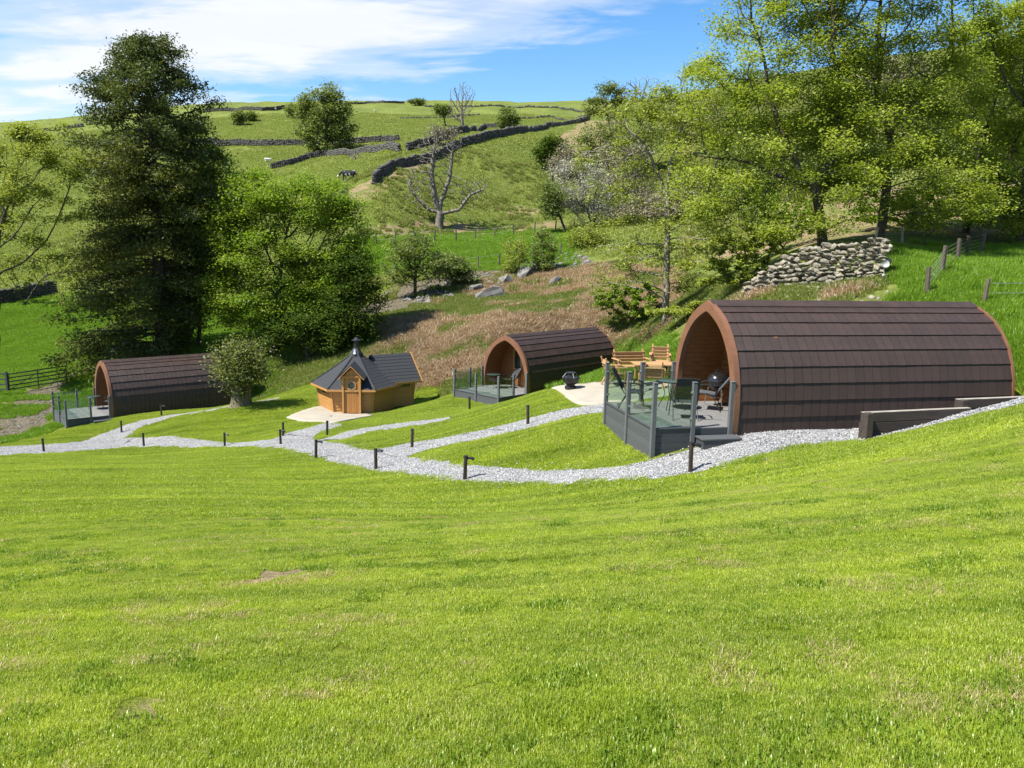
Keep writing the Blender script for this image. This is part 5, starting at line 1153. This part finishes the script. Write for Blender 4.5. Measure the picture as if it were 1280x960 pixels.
def conifer():
    Y = 51.0; r = np.random.default_rng(5); k = Y / 960
    g = at(205, 447, Y); base = np.array([g[0], Y, hgt(g[0], Y)]); root = empty('conifer_tree', base, 0, 'tall dark conifer with a rounded top behind the far pod', 'tree')
    prof = np.array([(40, 165, 205), (55, 140, 228), (80, 118, 245), (110, 102, 262), (150, 90, 276), (170, 90, 272), (200, 92, 284), (240, 100, 282), (280, 92, 290), (320, 80, 292), (350, 72, 285), (380, 66, 255), (410, 62, 235), (440, 66, 225), (470, 75, 215)], float)
    V, Q, n0 = [], [], 0; LC, LT = [], []; LC2, LT2 = [], []
    top = at(182, 42, Y); zt = top[2]; trk = np.stack([np.interp(np.linspace(0, 1, 30), [0, 1], [base[i], top[i]]) for i in range(3)], 1); trk[0, 2] -= .3
    P, par, Rr = [trk], [np.arange(30) - 1], [np.interp(np.linspace(0, 1, 30), [0, .5, 1], [.52, .3, .03])]; cnt = 30
    for py0 in np.linspace(46, 466, 470):
            py = py0 + r.uniform(-8, 8); az = r.uniform(0, 2 * np.pi); L0, R0 = np.interp(py, prof[:, 0], prof[:, 1]), np.interp(py, prof[:, 0], prof[:, 2])
            cxp = np.interp(py, [42, 447], [182, 205]); side = (R0 - cxp) if np.cos(az) > 0 else (cxp - L0)
            c, s = np.cos(az), np.sin(az); mean = (R0 - L0) / 2
            ln = (abs(c) * side + (1 - abs(c)) * mean) * k * r.uniform(.62, 1.0)
            if py < 160: ln *= r.choice([1, 1, .85, .7])
            p0 = at(cxp, py, Y); m = 9; t = np.linspace(0, 1, m)
            rise = r.uniform(-.25, .45) if py < 200 else r.uniform(-.15, .2)
            b = np.stack([p0[0] + c * ln * t, p0[1] + s * ln * t, p0[2] - ln * .10 + (rise * ln) * t ** 1.3 - (.0 if py < 150 else .18 * ln) * t ** 2 + np.cumsum(r.normal(0, .04, m))], 1)
            near = int(np.argmin(np.abs(trk[:, 2] - b[0, 2]))); P.append(b); par.append(np.concatenate([[near], cnt + np.arange(m - 1)])); Rr.append(np.linspace(.07, .016, m)); cnt += m
            lo = .42 if py < 150 else (.3 if py < 200 else .22)
            nsp = int(ln * (85 if py < 150 else 70))
            tt = r.uniform(lo, 1.03, nsp) ** .8; q = np.stack([np.interp(tt, t, b[:, i]) for i in range(3)], 1)
            spread = .30 if py < 150 else .36
            q += r.normal(0, 1, (nsp, 3)) * np.array([spread, spread, spread * .55]); q[:, 2] -= np.abs(r.normal(0, .12, nsp))
            tn = np.full(nsp, r.uniform(0, 1)) * .55 + r.uniform(0, .45, nsp)
            if py < 190 or r.uniform() < .28: LC.append(q); LT.append(tn)
            else: LC2.append(q); LT2.append(tn)
    P, par, Rr = np.concatenate(P), np.concatenate(par), np.concatenate(Rr)
    V, Q = tubes_np(P - base, par, Rr, 0, 6); mesh_obj('trunk', np_mesh('trunk', V, Q, smooth=True), M['bark'], root)
    for lc, lt, mt in ((LC, LT, 'conif'), (LC2, LT2, 'conif_ol')): crown_obj(np.concatenate(lc), np.concatenate(lt), .23, M[mt], root, base, r, aspect=.38, upb=.35, droop=.5)
conifer()
M['bark_mid'] = pm('mossy_bark', (.20, .165, .10), (.06, .06, .03), rough=.95, scale=3, stretch=(3, 3, .7), bump=1.0, bscale=14)
def pollard():
    p = hit(300, 507); base = np.array([p[0], p[1], hgt(p[0], p[1])]); Y = p[1]; r = np.random.default_rng(9); k = Y / 960
    root = empty('pollard_stump', base, 0, 'stout pollarded tree stump topped with ivy and thin shoots, before the far pod', 'tree')
    mb = MB(); hs = [0, .1, .35, .8, 1.2, 1.5]; rs = [.6, .53, .47, .44, .47, .5]; n = 14
    vs = [((rr * (1 + .16 * math.sin(3 * a + z) + random.uniform(-.05, .05))) * math.cos(a) + .05 * z, rr * (1 + .1 * math.sin(2 * a)) * math.sin(a), z - .1) for z, rr in zip(hs, rs) for a in [2 * math.pi * i / n for i in range(n)]]
    mb.add(vs, [(i * n + j, i * n + (j + 1) % n, (i + 1) * n + (j + 1) % n, (i + 1) * n + j) for i in range(len(hs) - 1) for j in range(n)]); mb.build('trunk', M['bark_mid'], root, True)
    C_, T_ = [], []
    sh = MB(); c0 = np.array([.15, 0, 2.1])
    for i in range(90):
        d = r.normal(0, 1, 3); d[2] = abs(d[2]) + .3 * (i % 3); d /= np.linalg.norm(d); L = r.uniform(.8, 1.9) * (1.15 if d[2] > .75 else .8)
        a = np.array([.05 + .25 * d[0], .25 * d[1], 1.35]); m = a + d * L * .5 + np.array([0, 0, .1]); e = a + d * L
        sh.tube([a, m, e], [.028, .018, .008], 4)
        if i % 5: 
            q = a + (e - a) * r.uniform(.3, .95, (60, 1)) + r.normal(0, .16, (60, 3)); C_.append(q); T_.append(np.full(60, r.uniform(0, .5)) + r.uniform(0, .5, 60))
    tag(sh.build('shoots', M['bark_grey'], root), kind='stuff')
    q = c0 + r.normal(0, 1, (7500, 3)) * np.array([.6, .6, .55]); q = q[(q[:, 2] > .75)]; C_.append(q); T_.append(r.uniform(0, .9, len(q)))
    q = np.stack([r.normal(.1, .35, 900), -.3 - np.abs(r.normal(0, .12, 900)), r.uniform(.5, 1.6, 900)], 1); q = q[r.uniform(0, 1, 900) < q[:, 2] / 1.6]; C_.append(q); T_.append(r.uniform(0, .6, len(q)))
    q = np.concatenate(C_); crown_obj(q + base, np.concatenate(T_), .12, M['ivy'], root, base, r, name='ivy')
pollard()

# ------------------------------------------------------------------ grass, bracken and gravel
def blade_patch(name, size, n, lmin, lmax, width, r, lean=.7, dead=.08, flat=None):
    """a square of grass blades: each blade bends over in three quads' worth of two segments"""
    x = r.uniform(-size / 2, size / 2, n); y = r.uniform(-size / 2, size / 2, n); az = r.uniform(0, 2 * np.pi, n); L = r.uniform(lmin, lmax, n); ln = np.abs(r.normal(lean * .6, lean * .5, n))
    dx, dy = np.cos(az), np.sin(az); wx, wy = -dy * width / 2, dx * width / 2
    if flat: a0 = r.uniform(*flat, n); a1 = a0 + r.uniform(-.3, .7, n)
    else: a0, a1 = ln * .4, ln * 1.3
    h1, o1 = L * .55 * np.cos(a0), L * .55 * np.sin(a0); h2, o2 = h1 + L * .45 * np.cos(a1), o1 + L * .45 * np.sin(a1)
    Z0 = np.full(n, -.012)
    V = np.stack([np.stack([x - wx, y - wy, Z0], 1), np.stack([x + wx, y + wy, Z0], 1), np.stack([x + wx * .8 + dx * o1, y + wy * .8 + dy * o1, h1], 1), np.stack([x - wx * .8 + dx * o1, y - wy * .8 + dy * o1, h1], 1), np.stack([x + dx * o2, y + dy * o2, h2], 1)], 1).reshape(-1, 3)
    i = np.arange(n)[:, None] * 5; me = np_mesh(name, V, i + np.array([[0, 1, 2, 3]]), i + np.array([[3, 2, 4]]))
    t = r.uniform(0, .75, n); t = np.where(r.uniform(0, 1, n) < dead, 1.0, t); fattr(me, 'tone', np.repeat(t, 5)); return me
def grass_mat(name, lo, hi, dry, noise_amt=.6):
    m, nt, b = new_mat(name); nt.nodes.remove(b); out = nt.nodes['Material Output']
    a = nt.nodes.new('ShaderNodeAttribute'); a.attribute_name = 'tone'; P = nt.nodes.new('ShaderNodeNewGeometry').outputs['Position']
    big = noise(nt, P, .55, 5, .6); st = noise(nt, mapping(nt, P, (.14, 2.4, .3), (0, 0, 0), (0, 0, R(7))), .9, 4)
    f = math_n(nt, 'ADD', math_n(nt, 'ADD', math_n(nt, 'MULTIPLY', a.outputs['Fac'], .5), math_n(nt, 'MULTIPLY', math_n(nt, 'SUBTRACT', noise(nt, P, 7, 4, .6), .5), .9)), math_n(nt, 'MULTIPLY', math_n(nt, 'SUBTRACT', math_n(nt, 'ADD', math_n(nt, 'MULTIPLY', big, .55), math_n(nt, 'MULTIPLY', st, .95)), .52), 1.3), True)
    col = mixc(nt, f, lo, hi)
    col = mixc(nt, ramp(nt, math_n(nt, 'ADD', a.outputs['Fac'], math_n(nt, 'MULTIPLY', math_n(nt, 'SUBTRACT', noise(nt, P, 1.3, 4, .6), .52), 1.2)), [(.82, 0.), (1.0, .9)]), col, dry)
    d = nt.nodes.new('ShaderNodeBsdfDiffuse'); nt.links.new(col, d.inputs[0]); t = nt.nodes.new('ShaderNodeBsdfTranslucent'); nt.links.new(mixc(nt, 1.0, col, (1.15, 1.15, .6), 'MULTIPLY'), t.inputs[0])
    g = nt.nodes.new('ShaderNodeBsdfGlossy'); g.inputs['Roughness'].default_value = .38; g.inputs[0].default_value = (.95, 1, .85, 1)
    m1 = nt.nodes.new('ShaderNodeMixShader'); m1.inputs[0].default_value = .45; nt.links.new(d.outputs[0], m1.inputs[1]); nt.links.new(t.outputs[0], m1.inputs[2])
    m2 = nt.nodes.new('ShaderNodeMixShader'); m2.inputs[0].default_value = .02; nt.links.new(m1.outputs[0], m2.inputs[1]); nt.links.new(g.outputs[0], m2.inputs[2]); nt.links.new(m2.outputs[0], out.inputs[0]); return m
M['lawn'] = grass_mat('mown_grass', (.115, .205, .010), (.45, .53, .055), (.54, .48, .22))
M['rough'] = grass_mat('rough_grass', (.09, .14, .018), (.19, .24, .04), (.36, .31, .16))
M['lushg'] = grass_mat('lush_grass', (.10, .20, .012), (.215, .35, .03), (.28, .32, .08))
M['brack'] = grass_mat('dead_bracken', (.16, .095, .055), (.34, .235, .15), (.43, .33, .22))
def scatter(name, pts, scale, srcs, label, cat):
    """a point for every tuft; geometry nodes set one of the source tufts on each"""
    me = bpy.data.meshes.new(name); me.vertices.add(len(pts)); me.vertices.foreach_set('co', np.asarray(pts, np.float32).ravel())
    e = .15; hx = (height(pts[:, 0] + e, pts[:, 1], False) - height(pts[:, 0] - e, pts[:, 1], False)) / (2 * e); hy = (height(pts[:, 0], pts[:, 1] + e, False) - height(pts[:, 0], pts[:, 1] - e, False)) / (2 * e)
    a = me.attributes.new('rot', 'FLOAT_VECTOR', 'POINT'); spin = rng.uniform(0, 2 * np.pi, len(pts)); rot = np.empty((len(pts), 3), np.float32)
    for i in range(len(pts)):
        n = Vector((-hx[i], -hy[i], 1)).normalized(); q = Vector((0, 0, 1)).rotation_difference(n).to_matrix() @ Matrix.Rotation(spin[i], 3, 'Z'); rot[i] = q.to_euler('XYZ')
    a.data.foreach_set('vector', rot.ravel())
    fattr(me, 'scl', scale); ia = me.attributes.new('pick', 'INT', 'POINT'); ia.data.foreach_set('value', rng.integers(0, len(srcs), len(pts)).astype(np.int32))
    o = mesh_obj(name, me); tag(o, label, cat, kind='stuff')
    col = bpy.data.collections.new(name + '_tufts')
    for s in srcs: col.objects.link(s)
    ng = bpy.data.node_groups.new(name, 'GeometryNodeTree'); ng.interface.new_socket('Geometry', in_out='INPUT', socket_type='NodeSocketGeometry'); ng.interface.new_socket('Geometry', in_out='OUTPUT', socket_type='NodeSocketGeometry')
    gi, go = ng.nodes.new('NodeGroupInput'), ng.nodes.new('NodeGroupOutput'); ci = ng.nodes.new('GeometryNodeCollectionInfo'); ci.inputs['Collection'].default_value = col; ci.inputs['Separate Children'].default_value = True; ci.inputs['Reset Children'].default_value = True
    ip = ng.nodes.new('GeometryNodeInstanceOnPoints'); ip.inputs['Pick Instance'].default_value = True; m2p = ng.nodes.new('GeometryNodeMeshToPoints')
    def attr(n, t):
        x = ng.nodes.new('GeometryNodeInputNamedAttribute'); x.data_type = t; x.inputs['Name'].default_value = n; return x.outputs['Attribute']
    L = ng.links.new; L(gi.outputs[0], m2p.inputs['Mesh']); L(m2p.outputs[0], ip.inputs['Points']); L(ci.outputs[0], ip.inputs['Instance']); L(attr('pick', 'INT'), ip.inputs['Instance Index'])
    e2 = ng.nodes.new('FunctionNodeEulerToRotation'); L(attr('rot', 'FLOAT_VECTOR'), e2.inputs[0]); L(e2.outputs[0], ip.inputs['Rotation']); L(attr('scl', 'FLOAT'), ip.inputs['Scale']); L(ip.outputs[0], go.inputs[0])
    md = o.modifiers.new('tufts', 'NODES'); md.node_group = ng; return o
def srcs(name, mat, k, size, n, *a, **kw):
    out = []
    for i in range(k):
        me = blade_patch(name, size, n, *a, np.random.default_rng(200 + i), **kw); me.materials.append(mat); out.append(bpy.data.objects.new(name, me))
    return out
SOLID = [podrect(POD1, -1.95, 7.4, -1.58, 1.58), podrect(POD2, -2.05, 7.4, -1.58, 1.58), podrect(POD3, -2.15, 7.4, -1.58, 1.58), podrect(POD1, -.95, .02, -1.98, -1.5)]
def free(X, Y, m=0.0):
    ok = np.ones(len(X), bool)
    for poly in SOLID: ok &= ~inpoly(X, Y, poly)
    for poly, _, _ in GRAVEL_RIBS: ok &= ~inpoly(X, Y, poly)
    hx, hy = at(441, 518, 36.5)[:2]; ok &= np.hypot(X - hx, Y - hy - 1.7) > 2.0
    return ok
def lattice(x0, x1, y0, y1, s):
    gx, gy = np.meshgrid(np.arange(x0, x1, s), np.arange(y0, y1, s)); X, Y = gx.ravel(), gy.ravel(); return X + rng.uniform(-.22, .22, len(X)) * s, Y + rng.uniform(-.22, .22, len(Y)) * s
def seen(X, Y, Z, mrg=90):
    mrg = max(mrg, 60) * 4; px, py = proj(X, Y, Z); return (px > -mrg) & (px < 1280 + mrg) & (py < 1300)
X, Y = lattice(-18, 18, .8, 13, .34); Z = height(X, Y); k = seen(X, Y, Z, 220) & lawn_mask(X, Y, Z) & free(X, Y); P = np.stack([X, Y, Z], 1)[k]
bare = np.zeros(len(P), bool); px_, py_ = proj(P[:, 0], P[:, 1], P[:, 2])
for poly, _, _ in ZN['soil']: bare |= inpoly(px_, py_, poly)
P = P[~bare]
scatter('lawn_grass', P, rng.uniform(.7, 1.2, len(P)), srcs('near_tuft', M['lawn'], 6, .5, 6500, .010, .040, .0036, lean=1.15, dead=.12), 'short bright mown grass covering the slope in the foreground', 'grass')
X, Y = lattice(-42, 26, 13, 44, .42); Z = height(X, Y); k = seen(X, Y, Z) & lawn_mask(X, Y, Z); P = np.stack([X, Y, Z], 1)[k]; P = P[free(P[:, 0], P[:, 1])]
scatter('lawn_grass', P, rng.uniform(.85, 1.15, len(P)), srcs('far_tuft', M['lawn'], 5, .62, 1900, .03, .06, .010, lean=1.0, dead=.08), 'short bright mown grass around the pods and between the paths', 'grass')
M['straw'] = grass_mat('dry_clippings', (.20, .15, .06), (.46, .38, .19), (.5, .42, .24)); M['clover'] = grass_mat('broad_weed', (.095, .185, .012), (.26, .35, .035), (.3, .34, .08))
def clusters(n, k, sp, y0, y1):
    c = []
    while len(c) < n:
        y = rng.uniform(y0, y1); x = rng.uniform(-.8, .8) * (y + 2); c.append((x, y))
    c = np.repeat(np.array(c), k, 0); a = rng.uniform(-.5, .5, n).repeat(k); d = rng.normal(0, sp, (n * k, 2)) * np.array([1.7, .6]); c = c + np.stack([d[:, 0] * np.cos(a) - d[:, 1] * np.sin(a), d[:, 0] * np.sin(a) + d[:, 1] * np.cos(a)], 1)
    Z = height(c[:, 0], c[:, 1]); p = np.column_stack([c, Z + .012]); return p[free(p[:, 0], p[:, 1]) & lawn_mask(p[:, 0], p[:, 1], Z)]
Q_ = clusters(105, 7, .22, 2.5, 15); scatter('dry_clippings', Q_, rng.uniform(.5, 1.2, len(Q_)), srcs('clipping_tuft', M['straw'], 4, .26, 190, .02, .06, .0045, dead=.4, flat=(.75, 1.45)), 'dry straw-coloured clippings and thatch lying on the lawn', 'clippings')
Q_ = clusters(95, 8, .3, 2.5, 17); scatter('clover_patches', Q_, rng.uniform(.5, 1.2, len(Q_)), srcs('clover_tuft', M['clover'], 4, .24, 200, .02, .052, .0075, dead=.02, lean=1.3), 'darker green weeds and clover growing in the mown lawn', 'weeds')
def zone_pts(polys, s, spread=1.0):
    out = []
    for poly, y0, y1 in polys:
        p = np.array([hit(*q) for q in poly]); x0, x1 = p[:, 0].min() - 2, p[:, 0].max() + 2
        X, Y = lattice(max(x0, -60), min(x1, 60), y0, y1, s); Z = height(X, Y); px, py = proj(X, Y, Z); k = inpoly(px + rng.normal(0, 6, len(px)), py + rng.normal(0, 3, len(py)), poly) & seen(X, Y, Z, 20)
        out.append(np.stack([X, Y, Z], 1)[k])
    return np.concatenate(out)
P = zone_pts(ZN['brown'][:1], .42); n_ = vnoise(P[:, 0] / 3.2, P[:, 1] / 3.2, 5) + .35 * vnoise(P[:, 0] / 1.1, P[:, 1] / 1.1, 6); P = P[free(P[:, 0], P[:, 1])]
n_ = vnoise(P[:, 0] / 3.2, P[:, 1] / 3.2, 5) + .35 * vnoise(P[:, 0] / 1.1, P[:, 1] / 1.1, 6) + .08
px_, py_ = proj(P[:, 0], P[:, 1], P[:, 2]); n_ = n_ - .4 * (px_ > 850) + .22 * inpoly(px_, py_, [(500, 405), (560, 397), (700, 395), (750, 412), (700, 426), (640, 446), (600, 466), (560, 481), (500, 488), (450, 450)]) - .35 * inpoly(px_, py_, [(480, 440), (560, 415), (640, 390), (720, 375), (760, 385), (640, 400), (560, 405), (480, 460)])
scatter('dead_bracken', P[n_ > 0], rng.uniform(.6, 1.35, (n_ > 0).sum()), srcs('bracken_tuft', M['brack'], 5, .75, 340, .12, .34, .024, dead=.35, flat=(.45, 1.5)), 'brown dead bracken heaped over the bank behind the pods', 'bracken')
Pr = P[n_ <= .06]
X, Y = lattice(-18, 12, 37, 56, .45); Z = height(X, Y); px_, py_ = proj(X, Y, Z); k = seen(X, Y, Z) & ~lawn_mask(X, Y, Z) & ~inpoly(px_, py_, ZN['brown'][0][0]); EXT = np.stack([X, Y, Z], 1)[k]; EXT = EXT[free(EXT[:, 0], EXT[:, 1])]
scatter('rough_grass', np.concatenate([Pr, EXT]), rng.uniform(.6, 1.4, len(Pr) + len(EXT)), srcs('rough_tuft', M['rough'], 5, .7, 460, .06, .2, .018, lean=1.0, dead=.2), 'rough tussocky grass between the bracken on the bank', 'grass')
P = zone_pts(ZN['lush'][3:], .42); P = P[free(P[:, 0], P[:, 1])]
scatter('meadow_grass', P, rng.uniform(.6, 1.3, len(P)), srcs('meadow_tuft', M['lushg'], 4, .6, 500, .10, .26, .014, lean=.7, dead=.05), 'taller bright meadow grass on the bank around the near pod', 'grass')
X, Y = lattice(-52, -14, 36, 70, .52); Z = height(X, Y); px_, py_ = proj(X, Y, Z); k = seen(X, Y, Z) & ~lawn_mask(X, Y, Z) & (~inpoly(px_, py_, ZN['stony'][1][0]) | (vnoise(X / 1.5, Y / 1.5, 11) > .1)); P = np.stack([X, Y, Z], 1)[k]; P = P[free(P[:, 0], P[:, 1])]
scatter('meadow_grass', P, rng.uniform(.6, 1.2, len(P)), srcs('field_tuft', M['lushg'], 4, .7, 420, .10, .22, .018, lean=.7, dead=.03), 'bright field grass beyond the gate and under the conifer', 'grass')
X, Y = lattice(-60, 40, 60, 112, .8); Z = height(X, Y); px_, py_ = proj(X, Y, Z); n_ = vnoise(X / 6, Y / 6, 8) + .5 * vnoise(X / 2, Y / 2, 9)
lsh = np.zeros(len(X), bool)
for poly, y0, y1 in ZN['lush'][:3]: lsh |= inpoly(px_, py_, poly)
k = seen(X, Y, Z, 10) & ~lsh & (n_ > rng.uniform(-.1, .5, len(n_))); P = np.stack([X, Y, Z], 1)[k]
scatter('hill_tussocks', P, rng.uniform(.5, 1.25, len(P)), srcs('hill_tuft', M['rough'], 4, .8, 160, .15, .38, .05, lean=.9, dead=.35), 'coarse tussocks of grass on the hillside', 'grass')
X, Y = lattice(-75, 20, 62, 96, .75); Z = height(X, Y); px_, py_ = proj(X, Y, Z); lsh = np.zeros(len(X), bool)
for poly, y0, y1 in ZN['lush'][:3]: lsh |= inpoly(px_, py_, poly) & (Y > y0) & (Y < y1)
P = np.stack([X, Y, Z], 1)[lsh & seen(X, Y, Z, 10)]
scatter('field_grass', P, rng.uniform(.7, 1.3, len(P)), srcs('strip_tuft', M['lushg'], 4, .95, 330, .08, .18, .03, lean=.8, dead=.05), 'bright grass in the level fields below the hill', 'grass')
X, Y = lattice(-170, 110, 57, 235, 1.55); Z = height(X, Y); px_, py_ = proj(X, Y, Z); k = seen(X, Y, Z, 5) & ~inpoly(px_, py_, ZN['brown'][0][0]) & ~inpoly(px_, py_, ZN['stony'][0][0])
for poly, y0, y1 in ZN['lush'][:3] + ZN['brown'][1:6]: k &= ~(inpoly(px_, py_, poly) & (Y > y0) & (Y < y1))
P = np.stack([X, Y, Z], 1)[k]
M['hillg'] = grass_mat('pasture_grass', (.16, .215, .04), (.29, .335, .08), (.38, .35, .15))
scatter('pasture_grass', P, rng.uniform(.7, 1.5, len(P)), srcs('pasture_tuft', M['hillg'], 4, 1.9, 240, .07, .17, .07, lean=1.1, dead=.12), 'grazed pasture grass covering the hill fields', 'grass')
# loose stones on the gravel
Pg = []
for poly, G, m in GRAVEL_RIBS:
    if G is None: continue
    a = G[:-1, :-1]; b = G[1:, :-1]; c = G[:-1, 1:]; ar = np.linalg.norm(np.cross(b - a, c - a), axis=-1).ravel(); dist = np.maximum(G[:-1, :-1, 1].ravel(), 12)
    w = ar * np.clip(20 / dist, .2, 1.3) ** 2; cnt = rng.poisson(w * 330)
    idx = np.repeat(np.arange(len(ar)), cnt); u, v = rng.uniform(0, 1, (2, len(idx), 1)); af, bf, cf = a.reshape(-1, 3), b.reshape(-1, 3), c.reshape(-1, 3)
    Pg.append(af[idx] + (bf - af)[idx] * u + (cf - af)[idx] * v)
Pg = np.concatenate(Pg); k = rng.uniform(0, 1, len(Pg)) < .14; Pg[k, :2] += rng.normal(0, .2, (k.sum(), 2)); Pg[k, 2] = height(Pg[k, 0], Pg[k, 1]) + .035
def gravel_stones(P):
    n = len(P); oc = np.array([(1, 0, 0), (-1, 0, 0), (0, 1, 0), (0, -1, 0), (0, 0, 1), (0, 0, -1)], float); f = np.array([(0, 2, 4), (2, 1, 4), (1, 3, 4), (3, 0, 4), (2, 0, 5), (1, 2, 5), (3, 1, 5), (0, 3, 5)])
    s = rng.uniform(.010, .026, n)[:, None, None] * rng.uniform(.7, 1.3, (n, 6, 1)); a = rng.uniform(0, 6.28, n); cs, sn = np.cos(a)[:, None], np.sin(a)[:, None]
    v = oc[None] * s; v = np.stack([v[..., 0] * cs - v[..., 1] * sn, v[..., 0] * sn + v[..., 1] * cs, v[..., 2] * .75], -1) + P[:, None]
    me = np_mesh('gravel_stones', v.reshape(-1, 3), tris=(f[None] + (np.arange(n) * 6)[:, None, None]).reshape(-1, 3)); fattr(me, 'tone', np.repeat(rng.uniform(0, 1, n), 6))
    m, nt, b = new_mat('gravel_stone'); at_ = nt.nodes.new('ShaderNodeAttribute'); at_.attribute_name = 'tone'; b.inputs['Roughness'].default_value = .9
    nt.links.new(ramp(nt, at_.outputs['Fac'], [(0, (.08, .08, .085)), (.35, (.21, .215, .22)), (.8, (.32, .325, .33)), (1, (.48, .48, .47))]), b.inputs['Base Color'])
    tag(mesh_obj('gravel_stones', me, m), 'loose pale grey chippings on the garden paths', 'gravel', kind='stuff')
gravel_stones(Pg)
